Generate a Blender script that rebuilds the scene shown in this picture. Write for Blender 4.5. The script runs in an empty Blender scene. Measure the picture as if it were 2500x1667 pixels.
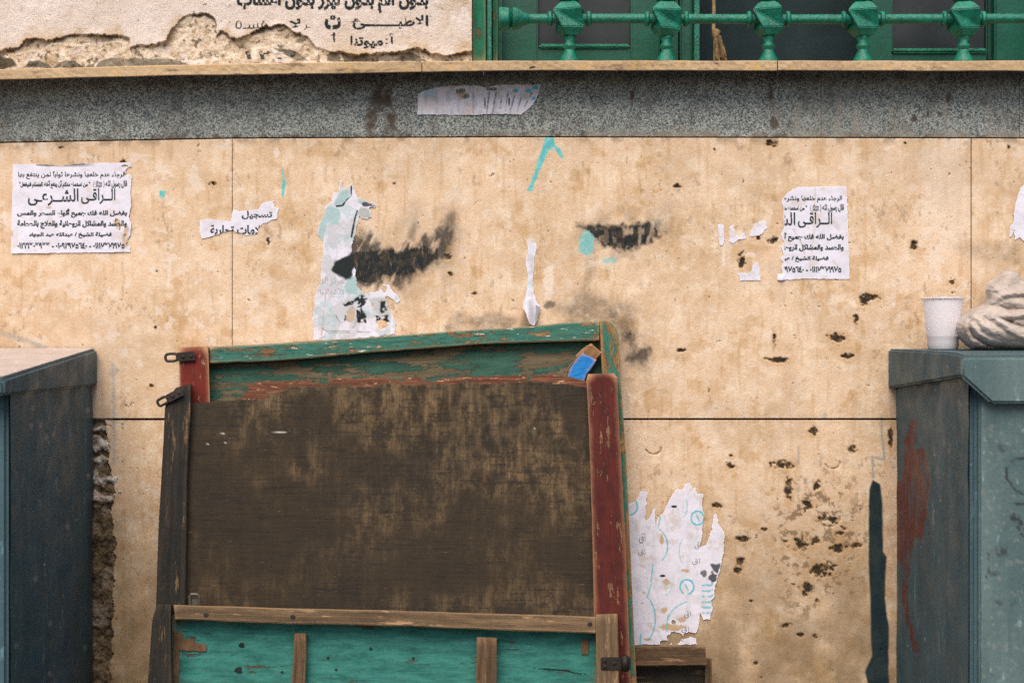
import bpy, math, random
import numpy as np
from mathutils import Vector, Matrix
from math import radians, sin, cos, pi

# ------------------------------------------------------------------ camera, sky, sun, exposure
D = 2.6          # metres from lens to the wall face (y = 0)
K = 1380.0       # photo pixels per metre on the wall
EYE = 1.30
sc = bpy.context.scene
COL = sc.collection
cam = bpy.data.cameras.new('camera'); co = bpy.data.objects.new('camera', cam); COL.objects.link(co)
co.location = (0, -D, EYE); co.rotation_euler = (radians(90), 0, 0)
cam.sensor_width = 36; cam.lens = 36 * D / (2500 / K); cam.clip_start = .05; cam.clip_end = 300
cam.dof.use_dof = True; cam.dof.focus_distance = D - .02; cam.dof.aperture_fstop = 4.0
sc.camera = co
world = bpy.data.worlds.new('World'); sc.world = world; world.use_nodes = True
wn = world.node_tree; bg = wn.nodes['Background']
sky = wn.nodes.new('ShaderNodeTexSky'); sky.sky_type = 'NISHITA'; sky.sun_disc = False
SUN_EL, SUN_AZ = 50, 192
sky.sun_elevation = radians(SUN_EL); sky.sun_rotation = radians(SUN_AZ)
sky.air_density = 1.0; sky.dust_density = 3.0; sky.ozone_density = .5
wn.links.new(sky.outputs[0], bg.inputs[0]); bg.inputs[1].default_value = .065
sl = bpy.data.lights.new('sun', 'SUN'); sl.energy = 1.5; sl.angle = radians(45); sl.color = (1, .89, .74)
so = bpy.data.objects.new('sun', sl); COL.objects.link(so)
_az = radians(SUN_AZ); _el = radians(SUN_EL)
_dir = Vector((sin(_az) * cos(_el), cos(_az) * cos(_el), sin(_el)))      # towards the sun
so.rotation_euler = _dir.to_track_quat('Z', 'Y').to_euler(); so.location = (0, -4, 6)
sc.view_settings.view_transform = 'Standard'; sc.view_settings.look = 'None'
sc.view_settings.exposure = 1.22; sc.view_settings.gamma = 1; sc.view_settings.use_curve_mapping = False
sc.render.engine = 'CYCLES'
sc.cycles.max_bounces = 6; sc.cycles.use_denoising = False

# ------------------------------------------------------------------ helpers: placing, noise, masks
def P(px, py, d=0.0):
    f = (D - d) / D
    return ((px - 1250) / K * f, -d, EYE - (py - 833.5) / K * f)

_rng = np.random.RandomState(7)
_T = _rng.rand(512, 512)
def vnoise(x, y, seed=0):
    x = x + seed * 37.3; y = y + seed * 71.9
    xi = np.floor(x).astype(int); yi = np.floor(y).astype(int)
    fx = x - xi; fy = y - yi
    fx = fx * fx * (3 - 2 * fx); fy = fy * fy * (3 - 2 * fy)
    a = _T[xi % 512, yi % 512]; b = _T[(xi + 1) % 512, yi % 512]
    c = _T[xi % 512, (yi + 1) % 512]; d = _T[(xi + 1) % 512, (yi + 1) % 512]
    return a + (b - a) * fx + (c - a) * fy + (a - b - c + d) * fx * fy
def fbm(x, y, size, octv=4, seed=0, gain=.5):
    s = 0; amp = 1; tot = 0; x = np.asarray(x, float) / size; y = np.asarray(y, float) / size
    for o in range(octv):
        s = s + amp * vnoise(x, y, seed + o * 3); tot += amp; amp *= gain; x = x * 2.03; y = y * 2.03
    return s / tot
def sst(a, b, x):
    t = np.clip((x - a) / (b - a), 0, 1); return t * t * (3 - 2 * t)
def poly_sdf(X, Y, pts):
    pts = np.asarray(pts, float); n = len(pts)
    dmin = np.full(X.shape, 1e9); ins = np.zeros(X.shape, bool)
    for i in range(n):
        ax, ay = pts[i]; bx, by = pts[(i + 1) % n]
        ex, ey = bx - ax, by - ay; L = ex * ex + ey * ey + 1e-9
        t = np.clip(((X - ax) * ex + (Y - ay) * ey) / L, 0, 1)
        dmin = np.minimum(dmin, np.hypot(X - ax - t * ex, Y - ay - t * ey))
        if ay != by:
            c = ((ay > Y) != (by > Y)) & (X < (bx - ax) * (Y - ay) / (by - ay) + ax)
            ins ^= c
    return np.where(ins, -dmin, dmin)
def blob(X, Y, pts, soft=3, warp=6, wsize=18, seed=1):
    """1 inside the polygon, frayed by noise"""
    p = np.asarray(pts, float); m = warp * 1.2 + soft * 2 + 2
    out = np.zeros(X.shape)
    k = (X > p[:, 0].min() - m) & (X < p[:, 0].max() + m) & (Y > p[:, 1].min() - m) & (Y < p[:, 1].max() + m)
    if k.any():
        x, y = X[k], Y[k]
        s = poly_sdf(x, y, p) + (fbm(x, y, wsize, 4, seed) - .5) * 2 * warp
        out[k] = 1 - sst(-soft, soft, s)
    return out
def stroke(X, Y, pts, w, soft=2, warp=2, wsize=10, seed=2):
    p = np.asarray(pts, float); out = np.zeros(X.shape); m = w + soft * 2 + warp + 2
    k = (X > p[:, 0].min() - m) & (X < p[:, 0].max() + m) & (Y > p[:, 1].min() - m) & (Y < p[:, 1].max() + m)
    if k.any():
        x, y = X[k], Y[k]; dm = np.full(x.shape, 1e9)
        for i in range(len(p) - 1):
            ax, ay = p[i]; bx, by = p[i + 1]; ex, ey = bx - ax, by - ay; L = ex * ex + ey * ey + 1e-9
            t = np.clip(((x - ax) * ex + (y - ay) * ey) / L, 0, 1)
            dm = np.minimum(dm, np.hypot(x - ax - t * ex, y - ay - t * ey))
        dm = dm - w / 2 + (fbm(x, y, wsize, 3, seed) - .5) * 2 * warp
        out[k] = 1 - sst(-soft, soft, dm)
    return out
def spot(X, Y, cx, cy, rx, ry, soft=.35, warp=.5, seed=3, wsize=9):
    out = np.zeros(X.shape)
    k = (abs(X - cx) < rx * 2.2 + 4) & (abs(Y - cy) < ry * 2.2 + 4)
    if k.any():
        x, y = X[k], Y[k]
        r = np.hypot((x - cx) / rx, (y - cy) / ry) + (fbm(x, y, wsize, 4, seed) - .5) * 2 * warp
        out[k] = 1 - sst(1 - soft, 1 + soft, r)
    return out

# ------------------------------------------------------------------ helpers: Arabic lettering
_AR = {}
_base = 0xFE80
for ch, n in [('ء',1),('آ',2),('أ',2),('ؤ',2),('إ',2),('ئ',4),('ا',2),('ب',4),('ة',2),('ت',4),('ث',4),('ج',4),('ح',4),('خ',4),
              ('د',2),('ذ',2),('ر',2),('ز',2),('س',4),('ش',4),('ص',4),('ض',4),('ط',4),('ظ',4),('ع',4),('غ',4),('ف',4),('ق',4),
              ('ك',4),('ل',4),('م',4),('ن',4),('ه',4),('و',2),('ى',2),('ي',4)]:
    _AR[ch] = (_base, n); _base += n
def shape_ar(s):
    """join the letters and put them in visual order"""
    out = []; i = 0
    def dual(c): return c == 'ـ' or (c in _AR and _AR[c][1] == 4)
    def joins(c): return c == 'ـ' or (c in _AR and _AR[c][1] >= 2)
    while i < len(s):
        c = s[i]; prev = i > 0 and dual(s[i - 1]); 
        if c == 'ل' and i + 1 < len(s) and s[i + 1] in 'آأإا':
            b = {'آ': 0xFEF5, 'أ': 0xFEF7, 'إ': 0xFEF9, 'ا': 0xFEFB}[s[i + 1]]
            out.append(chr(b + (1 if prev else 0))); i += 2; continue
        if c in _AR:
            b, n = _AR[c]; nxt = i + 1 < len(s) and joins(s[i + 1]) and n == 4
            pr = prev and n >= 2
            k = 0 if not (pr or nxt) else 1 if (pr and not nxt) else 2 if (nxt and not pr) else 3
            out.append(chr(b + k))
        else:
            out.append({'(': ')', ')': '('}.get(c, c))
        i += 1
    return ''.join(reversed(out))
def text_tris(s, bold=0.0):
    cu = bpy.data.curves.new('lettering', 'FONT'); cu.body = s; cu.resolution_u = 2; cu.offset = bold
    o = bpy.data.objects.new('lettering', cu); COL.objects.link(o)
    bpy.context.view_layer.update()
    me = bpy.data.meshes.new_from_object(o); me.calc_loop_triangles()
    v = np.array([q.co[:2] for q in me.vertices]); t = np.array([q.vertices[:] for q in me.loop_triangles])
    bpy.data.objects.remove(o); bpy.data.curves.remove(cu); bpy.data.meshes.remove(me)
    return v, t
class Print:
    """bitmap of lettering over a patch, in photo pixels, sampled into a surface attribute"""
    def __init__(s, x0, y0, x1, y1, q=2):
        s.x0, s.y0, s.q = x0, y0, q
        s.b = np.zeros((int((y1 - y0) * q) + 2, int((x1 - x0) * q) + 2))
    def text(s, t, box, bold=0.0, val=1.0, raw=False, skew=0.0, rot=False):
        v, tr = text_tris(t if raw else shape_ar(t), bold)
        v = v - v.min(0); v = v / v.max(0)
        if rot: v = np.stack([v[:, 1], 1 - v[:, 0]], 1)
        bx0, by0, bx1, by1 = box
        X = (bx0 + v[:, 0] * (bx1 - bx0) - s.x0) * s.q
        Y = (by1 - v[:, 1] * (by1 - by0) + skew * (v[:, 0]) - s.y0) * s.q
        H, W = s.b.shape
        for a, b, c in tr:
            xa, ya, xb, yb, xc, yc = X[a], Y[a], X[b], Y[b], X[c], Y[c]
            i0 = max(0, int(min(xa, xb, xc))); i1 = min(W, int(max(xa, xb, xc)) + 2)
            j0 = max(0, int(min(ya, yb, yc))); j1 = min(H, int(max(ya, yb, yc)) + 2)
            if i1 <= i0 or j1 <= j0: continue
            gx, gy = np.meshgrid(np.arange(i0, i1), np.arange(j0, j1))
            d1 = (gx - xb) * (ya - yb) - (xa - xb) * (gy - yb)
            d2 = (gx - xc) * (yb - yc) - (xb - xc) * (gy - yc)
            d3 = (gx - xa) * (yc - ya) - (xc - xa) * (gy - ya)
            ins = ~(((d1 < -.3) | (d2 < -.3) | (d3 < -.3)) & ((d1 > .3) | (d2 > .3) | (d3 > .3)))
            sub = s.b[j0:j1, i0:i1]; sub[ins] = np.maximum(sub[ins], val)
        return s
    def blur(s, n=1):
        for _ in range(n):
            b = s.b; p = np.pad(b, 1, mode='edge')
            s.b = (p[:-2, 1:-1] + p[2:, 1:-1] + p[1:-1, :-2] + p[1:-1, 2:] + 2 * b) / 6
        return s
    def at(s, X, Y):
        u = (X - s.x0) * s.q; v = (Y - s.y0) * s.q
        H, W = s.b.shape
        ok = (u >= 0) & (v >= 0) & (u < W - 1) & (v < H - 1)
        ui = np.clip(u.astype(int), 0, W - 2); vi = np.clip(v.astype(int), 0, H - 2)
        fu = np.clip(u - ui, 0, 1); fv = np.clip(v - vi, 0, 1); b = s.b
        r = (b[vi, ui] * (1 - fu) * (1 - fv) + b[vi, ui + 1] * fu * (1 - fv) + b[vi + 1, ui] * (1 - fu) * fv + b[vi + 1, ui + 1] * fu * fv)
        return np.where(ok, r, 0)

# ------------------------------------------------------------------ helpers: objects
def tag(o, label=None, cat=None, group=None, kind=None):
    if label: o['label'] = label
    if cat: o['category'] = cat
    if group: o['group'] = group
    if kind: o['kind'] = kind
    return o
def empty(name, loc=(0, 0, 0)):
    o = bpy.data.objects.new(name, None); o.empty_display_size = .05; COL.objects.link(o); o.location = loc
    return o
def link(name, me, mat, parent=None, smooth=False):
    me.name = name
    if mat: me.materials.append(mat)
    o = bpy.data.objects.new(name, me); COL.objects.link(o)
    if parent:
        o.parent = parent
        w = Vector((0, 0, 0)); p = parent
        while p: w += p.location; p = p.parent
        o.location = -w
    if smooth: me.shade_smooth()
    return o
def np_mesh(V, F, smooth=False):
    """quads (n,4) array or list of polygons"""
    me = bpy.data.meshes.new('m')
    if isinstance(F, np.ndarray):
        V = np.asarray(V, np.float32); n = len(F)
        me.vertices.add(len(V)); me.vertices.foreach_set('co', V.ravel())
        me.loops.add(n * 4); me.loops.foreach_set('vertex_index', F.astype(np.int32).ravel())
        me.polygons.add(n); me.polygons.foreach_set('loop_start', np.arange(0, n * 4, 4, dtype=np.int32))
        me.update(calc_edges=True); me.validate()
    else:
        me.from_pydata([tuple(v) for v in V], [], F); me.update()
    if smooth: me.shade_smooth()
    return me
def attr(me, name, arr):
    a = me.attributes.new(name, 'FLOAT_COLOR', 'POINT')
    b = np.ones((len(me.vertices), 4), np.float32); b[:, :arr.shape[1]] = arr
    a.data.foreach_set('color', b.ravel())
def surface(name, x0, y0, x1, y1, res, depth, mat, parent=None, keep=None, thick=.02, masks=None, place=None, smooth=True, ybow=None):
    """a relief-carrying sheet: a grid over photo pixels at distance depth(X,Y) before the wall, with real sides"""
    nx = max(2, int(round((x1 - x0) / res)) + 1); ny = max(2, int(round((y1 - y0) / res)) + 1)
    X, Y = np.meshgrid(np.linspace(x0, x1, nx), np.linspace(y0, y1, ny))
    X0, Y0 = X.copy(), Y.copy()
    if ybow is not None: Y = ybow(X, Y)
    pl = place or (lambda X, Y, d: np.stack([(X - 1250) / K * (D - d) / D, -d, EYE - (Y - 833.5) / K * (D - d) / D], -1))
    d = depth(X, Y) * np.ones_like(X)
    V = pl(X, Y, d).reshape(-1, 3); B = pl(X, Y, d - thick).reshape(-1, 3)
    idx = np.arange(nx * ny).reshape(ny, nx)
    F = np.stack([idx[:-1, :-1], idx[1:, :-1], idx[1:, 1:], idx[:-1, 1:]], -1).reshape(-1, 4)
    if keep is not None:
        cx = (X[:-1, :-1] + X[1:, 1:]) / 2; cy = (Y[:-1, :-1] + Y[1:, 1:]) / 2
        F = F[keep(cx, cy).reshape(-1)]
    E = np.concatenate([F[:, [0, 1]], F[:, [1, 2]], F[:, [2, 3]], F[:, [3, 0]]])
    key = np.sort(E, 1); kk = key[:, 0].astype(np.int64) * (nx * ny) + key[:, 1]
    u, inv, cnt = np.unique(kk, return_inverse=True, return_counts=True)
    be = E[cnt[inv] == 1]
    N = nx * ny
    used_b, ib = np.unique(be, return_inverse=True); ib = ib.reshape(be.shape)
    # back ring
    S = np.stack([be[:, 1], be[:, 0], N + ib[:, 0], N + ib[:, 1]], -1)
    used = np.unique(F); remap = np.full(N + len(used_b), -1); remap[used] = np.arange(len(used)); remap[N:] = len(used) + np.arange(len(used_b))
    VV = np.concatenate([V[used], B[used_b]]); FF = remap[np.concatenate([F, S])]
    me = np_mesh(VV, FF)
    fx = np.concatenate([X.reshape(-1)[used], X.reshape(-1)[used_b]]); fy = np.concatenate([Y.reshape(-1)[used], Y.reshape(-1)[used_b]])
    if masks:
        for nm, arr in masks(fx, fy).items(): attr(me, nm, arr)
    sm = np.zeros(len(me.polygons), bool); sm[:len(F)] = smooth
    me.polygons.foreach_set('use_smooth', sm)
    return link(name, me, mat, parent)
def plank(name, left, right, dfn, th, mat, parent=None, n=26, m=5, wob=1.2, grain='v', seed=0, cham=2.0, bow=0.0):
    """a board between two edges given as polylines in photo pixels; the long way runs along the polylines.
       dfn(px,py): distance of its face before the wall; th: thickness"""
    def resample(pl, n):
        pl = np.asarray(pl, float); s = np.r_[0, np.cumsum(np.hypot(*np.diff(pl, axis=0).T))]; s /= s[-1]
        t = np.linspace(0, 1, n); return np.stack([np.interp(t, s, pl[:, 0]), np.interp(t, s, pl[:, 1])], 1)
    L = resample(left, n); R = resample(right, n)
    t = np.linspace(0, 1, n)
    L[:, 0] += (fbm(t * 9, t * 0 + seed, 1, 3, seed) - .5) * 2 * wob * (1 if grain == 'v' else 0); R[:, 0] += (fbm(t * 9, t * 0 + seed, 1, 3, seed + 9) - .5) * 2 * wob * (1 if grain == 'v' else 0)
    L[:, 1] += (fbm(t * 9, t * 0 + seed, 1, 3, seed + 4) - .5) * 2 * wob * (0 if grain == 'v' else 1); R[:, 1] += (fbm(t * 9, t * 0 + seed, 1, 3, seed + 7) - .5) * 2 * wob * (0 if grain == 'v' else 1)
    wd = np.hypot(*(R - L).T)
    ws = [0] + list(np.linspace(cham, 1, m)[:0])
    V = []; UV = []
    cols = [(0., -1), (0., -.0), ] 
    cw = cham / max(wd.mean(), 1)
    ss = [0, 0] + [cw] + list(np.linspace(cw, 1 - cw, m)[1:-1]) + [1 - cw] + [1, 1]
    dp = [th, .0018] + [0] * m + [.0018, th]
    ln = np.r_[0, np.cumsum(np.hypot(*np.diff((L + R) / 2, axis=0).T))] / K
    q = len(ss)
    for i in range(n):
        endc = .0012 if i in (0, n - 1) else 0
        for j in range(q):
            p = L[i] * (1 - ss[j]) + R[i] * ss[j]
            rel = (vnoise(np.array([i * .7]), np.array([j * .9]), seed + 5)[0] - .5) * .0014 if 1 < j < q - 2 else 0
            d = dfn(p[0], p[1]) - dp[j] - (endc if dp[j] < th else 0) + rel + bow * sin(pi * t[i])
            V.append(P(p[0], p[1], d)); UV.append((ln[i], ss[j] * wd.mean() / K + (0 if dp[j] < th else (.02 if j else -.02))))
    F = []
    for i in range(n - 1):
        for j in range(q - 1):
            F.append((i * q + j, (i + 1) * q + j, (i + 1) * q + j + 1, i * q + j + 1))
        F.append((i * q + q - 1, (i + 1) * q + q - 1, (i + 1) * q, i * q))
    F.append(tuple(range(q))); F.append(tuple((n - 1) * q + j for j in reversed(range(q))))
    me = np_mesh(V, F)
    if ((P(*L[0], 0)[0] - P(*R[0], 0)[0]) if grain == 'v' else 1) > 0: me.flip_normals()
    import bmesh as _b
    bm = _b.new(); bm.from_mesh(me); _b.ops.recalc_face_normals(bm, faces=bm.faces); bm.to_mesh(me); bm.free()
    uvl = me.uv_layers.new(name='UVMap'); off = seed * .37
    for lp in me.loops:
        u, v = UV[lp.vertex_index]; uvl.data[lp.index].uv = (u + off, v + off)
    return link(name, me, mat, parent)
def box_mesh(x0, x1, y0, y1, z0, z1, bev=.002):
    import bmesh as _b
    bm = _b.new(); _b.ops.create_cube(bm, size=1)
    for v in bm.verts: v.co = Vector(((x0 + x1) / 2 + v.co.x * (x1 - x0), (y0 + y1) / 2 + v.co.y * (y1 - y0), (z0 + z1) / 2 + v.co.z * (z1 - z0)))
    if bev: _b.ops.bevel(bm, geom=bm.edges[:], offset=bev, segments=2, affect='EDGES')
    me = bpy.data.meshes.new('m'); bm.to_mesh(me); bm.free(); return me
def tube_mesh(pts, rad, seg=10, closed=False):
    pts = [Vector(p) for p in pts]; n = len(pts); V = []; F = []
    up = Vector((0, 1, 0.01)).normalized()
    for i, p in enumerate(pts):
        a = pts[(i - 1) % n] if (closed or i > 0) else p; b = pts[(i + 1) % n] if (closed or i < n - 1) else p
        tdir = (b - a).normalized(); s = tdir.cross(up)
        if s.length < .05: s = tdir.cross(Vector((1, 0, 0)))
        s.normalize(); u = s.cross(tdir)
        r = rad[i] if hasattr(rad, '__len__') else rad
        for k in range(seg):
            an = 2 * pi * k / seg; V.append(p + (s * cos(an) + u * sin(an)) * r)
    for i in range(n if closed else n - 1):
        for k in range(seg):
            a = i * seg + k; b = i * seg + (k + 1) % seg; c = ((i + 1) % n) * seg + (k + 1) % seg; d = ((i + 1) % n) * seg + k
            F.append((a, b, c, d))
    if not closed: F.append(tuple(range(seg))[::-1]); F.append(tuple((n - 1) * seg + k for k in range(seg)))
    return np_mesh(V, F)
def lathe_mesh(prof, c, seg=20, axis='z'):
    V = []; F = []; n = len(prof)
    for r, h in prof:
        for k in range(seg):
            a = 2 * pi * k / seg
            q = (r * cos(a), r * sin(a), h)
            if axis == 'x': q = (h, r * cos(a), r * sin(a))
            V.append((c[0] + q[0], c[1] + q[1], c[2] + q[2]))
    for i in range(n - 1):
        for k in range(seg):
            F.append((i * seg + k, i * seg + (k + 1) % seg, (i + 1) * seg + (k + 1) % seg, (i + 1) * seg + k))
    F.append(tuple(range(seg))[::-1]); F.append(tuple((n - 1) * seg + k for k in range(seg)))
    me = np_mesh(V, F)
    import bmesh as _b
    bm = _b.new(); bm.from_mesh(me); _b.ops.recalc_face_normals(bm, faces=bm.faces); bm.to_mesh(me); bm.free()
    return me
def copy_tree(o, parent=None):
    c = o.copy(); COL.objects.link(c); c.parent = parent
    for ch in [q for q in bpy.data.objects if q.parent == o]: copy_tree(ch, c)
    return c

# ------------------------------------------------------------------ helpers: materials
class NT:
    def __init__(s, name, rough=.85, spec=.3):
        m = bpy.data.materials.new(name); m.use_nodes = True; s.m = m; s.t = m.node_tree; s.b = s.t.nodes['Principled BSDF']
        s.b.inputs['Roughness'].default_value = rough; s.b.inputs['Specular IOR Level'].default_value = spec
        s.geo = s.t.nodes.new('ShaderNodeTexCoord')
    def L(s, a, b): s.t.links.new(a, b)
    def set(s, sock, v):
        if isinstance(v, (int, float)): sock.default_value = v
        elif isinstance(v, tuple): sock.default_value = v if len(v) == 4 or sock.type == 'VECTOR' else v + (1,)
        else: s.L(v, sock)
    def pos(s, scale=(1, 1, 1), uv=False, rot=(0, 0, 0)):
        if uv:
            u = s.t.nodes.new('ShaderNodeUVMap'); src = u.outputs[0]
        else:
            g = s.t.nodes.new('ShaderNodeNewGeometry'); src = g.outputs['Position']
        mp = s.t.nodes.new('ShaderNodeMapping'); s.L(src, mp.inputs[0]); mp.inputs['Scale'].default_value = scale; mp.inputs['Rotation'].default_value = rot
        return mp.outputs[0]
    def noise(s, scale, detail=4, vec=None, rough=.6, dist=0, lo=None, hi=None):
        n = s.t.nodes.new('ShaderNodeTexNoise'); n.inputs['Scale'].default_value = scale; n.inputs['Detail'].default_value = detail
        n.inputs['Roughness'].default_value = rough; n.inputs['Distortion'].default_value = dist
        s.L(vec if vec is not None else s.pos(), n.inputs['Vector'])
        return n.outputs['Fac'] if lo is None else s.rng(n.outputs['Fac'], lo, hi)
    def voro(s, scale, vec=None, feat='F1', out='Distance'):
        n = s.t.nodes.new('ShaderNodeTexVoronoi'); n.feature = feat; n.inputs['Scale'].default_value = scale
        s.L(vec if vec is not None else s.pos(), n.inputs['Vector']); return n.outputs[out]
    def rng(s, v, lo, hi, a=0., b=1.):
        n = s.t.nodes.new('ShaderNodeMapRange'); n.interpolation_type = 'SMOOTHSTEP'
        s.set(n.inputs[0], v); n.inputs[1].default_value = lo; n.inputs[2].default_value = hi; n.inputs[3].default_value = a; n.inputs[4].default_value = b
        return n.outputs[0]
    def mix(s, f, a, b, mode='MIX'):
        n = s.t.nodes.new('ShaderNodeMix'); n.data_type = 'RGBA'; n.blend_type = mode; n.clamp_factor = True
        s.set(n.inputs[0], f); s.set(n.inputs[6], a); s.set(n.inputs[7], b); return n.outputs[2]
    def math(s, op, a, b=0.):
        n = s.t.nodes.new('ShaderNodeMath'); n.operation = op; s.set(n.inputs[0], a); s.set(n.inputs[1], b); return n.outputs[0]
    def attr(s, name):
        n = s.t.nodes.new('ShaderNodeAttribute'); n.attribute_name = name
        sp = s.t.nodes.new('ShaderNodeSeparateColor'); s.L(n.outputs['Color'], sp.inputs[0])
        return sp.outputs[0], sp.outputs[1], sp.outputs[2]
    def col(s, c): s.set(s.b.inputs['Base Color'], c)
    def bump(s, h, dist=.001, strength=1.0):
        n = s.t.nodes.new('ShaderNodeBump'); n.inputs['Distance'].default_value = dist; n.inputs['Strength'].default_value = strength
        s.L(h, n.inputs['Height']); s.L(n.outputs[0], s.b.inputs['Normal'])

def grained(s, c, amt=.25, scale=460):
    scale = 460; amt = amt * 1.25
    """fine mineral speckle"""
    n = s.noise(scale, 2, rough=.7)
    return s.mix(1.0, c, s.mix(n, (1 - amt, 1 - amt, 1 - amt), (1 + amt, 1 + amt, 1 + amt)), 'MULTIPLY')

def m_marble():
    s = NT('beige_marble', .75, .25)
    soot, ochre, white = s.attr('m1'); blue, chip, dark = s.attr('m2'); smoke, drip, dirt_shade = s.attr('m3'); shade_wash, _a, _b = s.attr('m4')
    c = s.mix(s.noise(5, 5, lo=.3, hi=.7), (.54, .38, .245), (.68, .505, .365))
    c = s.mix(s.noise(26, 6, rough=.7, lo=.42, hi=.72), c, (.72, .59, .46))
    c = s.mix(s.math('MULTIPLY', s.noise(40, 6, rough=.75, lo=.55, hi=.72), .55), c, (.5, .30, .13))
    vs = s.noise(1, 5, vec=s.pos((60, 1, 7)), lo=.5, hi=.75)
    c = s.mix(s.math('MULTIPLY', vs, .3), c, (.43, .30, .18))
    pit = s.math('MULTIPLY', s.noise(170, 3, rough=.7, lo=.66, hi=.74), .6)
    c = s.mix(pit, c, (.22, .14, .08))
    c = s.mix(s.math('MULTIPLY', ochre, .8), c, (.42, .235, .08))
    c = s.mix(s.math('MULTIPLY', white, .8), c, (.70, .60, .52))
    c = s.mix(s.math('MULTIPLY', shade_wash, s.noise(14, 5, rough=.65, lo=.1, hi=.75)), c, (.20, .135, .068))
    c = s.mix(s.math('MULTIPLY', dirt_shade, .75), c, (.17, .11, .06))
    c = s.mix(s.math('MULTIPLY', smoke, s.noise(60, 5, lo=.15, hi=.6)), c, (.085, .07, .055))
    so = s.math('MULTIPLY', soot, s.noise(140, 4, lo=.05, hi=.4)); so = s.math('MULTIPLY', so, s.noise(1, 5, vec=s.pos((150, 1, 30), rot=(0, -.7, 0)), rough=.75, lo=.22, hi=.46))
    c = s.mix(so, c, s.mix(s.noise(60, 3, lo=.45, hi=.65), (.012, .016, .018), (.045, .035, .026)))
    c = s.mix(drip, c, (.27, .27, .26))
    c = s.mix(blue, c, s.mix(s.noise(80, 3, lo=.4, hi=.6), (.10, .42, .45), (.16, .50, .52)))
    c = s.mix(chip, c, s.mix(s.noise(90, 4, rough=.7, lo=.45, hi=.68), (.028, .018, .011), (.20, .125, .06)))
    c = s.mix(s.math('MULTIPLY', dark, s.noise(110, 5, rough=.7, lo=.08, hi=.28)), c, s.mix(s.noise(30, 4, lo=.4, hi=.65), (.008, .020, .026), (.018, .032, .034)))
    s.col(grained(s, c, .22))
    h = s.math('ADD', s.noise(300, 5, rough=.7), s.math('MULTIPLY', s.noise(40, 3), 1.5))
    s.bump(h, .0012, .6)
    return s.m
def m_granite():
    s = NT('grey_granite', .6, .4)
    st, pale, _ = s.attr('m1')
    n = s.noise(430, 3, rough=.75, lo=.38, hi=.62)
    v = s.voro(330, out='Color'); sep = s.t.nodes.new('ShaderNodeSeparateColor'); s.L(v, sep.inputs[0])
    k = s.math('ADD', s.math('MULTIPLY', n, .65), s.math('MULTIPLY', sep.outputs[0], .45))
    c = s.mix(s.rng(k, .2, .95), (.030, .050, .062), (.42, .44, .41))
    c = s.mix(s.noise(4, 3, lo=.35, hi=.7), c, s.mix(.35, c, (.13, .15, .14)))
    c = s.mix(s.math('MULTIPLY', st, s.noise(50, 4, lo=.25, hi=.55)), c, (.055, .036, .024))
    c = s.mix(pale, c, (.27, .235, .20))
    s.col(c); s.bump(n, .0005, .3); return s.m
def m_plaster():
    s = NT('pink_plaster', .95, .1)
    bare, ink, ochre = s.attr('m1'); grey, dark, _ = s.attr('m2')
    c = s.mix(s.noise(9, 5, lo=.3, hi=.7), (.60, .51, .455), (.69, .61, .575))
    c = s.mix(s.math('MULTIPLY', s.noise(35, 6, rough=.75, lo=.52, hi=.7), .6), c, (.46, .34, .22))
    c = s.mix(s.noise(120, 4, lo=.66, hi=.72), c, (.14, .08, .05))
    c = s.mix(s.math('MULTIPLY', ochre, .8), c, (.42, .29, .15))
    b = s.mix(s.noise(60, 5, rough=.75, lo=.35, hi=.62), (.44, .33, .22), (.70, .60, .50))
    c = s.mix(bare, c, b)
    c = s.mix(grey, c, s.mix(s.noise(45, 4, lo=.4, hi=.6), (.14, .125, .10), (.25, .20, .15)))
    c = s.mix(dark, c, (.035, .025, .015))
    c = s.mix(ink, c, (.022, .030, .034))
    s.col(grained(s, c, .25))
    s.bump(s.math('ADD', s.noise(260, 5, rough=.75), s.noise(60, 4)), .003, .7); return s.m
def m_ledge():
    s = NT('ledge_stone', .7, .3)
    c = s.mix(s.noise(6, 5, lo=.3, hi=.7), (.36, .25, .145), (.50, .36, .22))
    c = s.mix(s.math('MULTIPLY', s.noise(1, 6, vec=s.pos((18, 40, 70)), rough=.7, lo=.54, hi=.66), .85), c, (.19, .115, .065))
    c = s.mix(s.noise(1, 4, vec=s.pos((26, 60, 90)), lo=.66, hi=.70), c, (.055, .04, .03))
    c = s.mix(s.math('MULTIPLY', s.noise(30, 4, lo=.55, hi=.7), .6), c, (.5, .30, .08))
    s.col(grained(s, c, .2)); s.bump(s.noise(200, 5, rough=.7), .0018, .7); return s.m
def m_paper(name, ink=(.018, .03, .035), tint=(.66, .65, .76)):
    s = NT(name, .8, .25)
    a, b, c2 = s.attr('m1'); d1, d2, d3 = s.attr('m2')       # ink, blue, tea stain / grey, pale teal, dark smear
    c = s.mix(s.noise(30, 5, lo=.35, hi=.7), tint, tuple(x * .9 for x in tint))
    c = s.mix(s.math('MULTIPLY', c2, .9), c, (.45, .31, .17))
    c = s.mix(d1, c, (.36, .38, .38)); c = s.mix(d2, c, (.30, .46, .48)); c = s.mix(b, c, (.08, .42, .52))
    c = s.mix(a, c, ink); c = s.mix(d3, c, (.014, .020, .022))
    s.col(grained(s, c, .12)); s.bump(s.noise(120, 4), .0008, .5); return s.m
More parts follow.
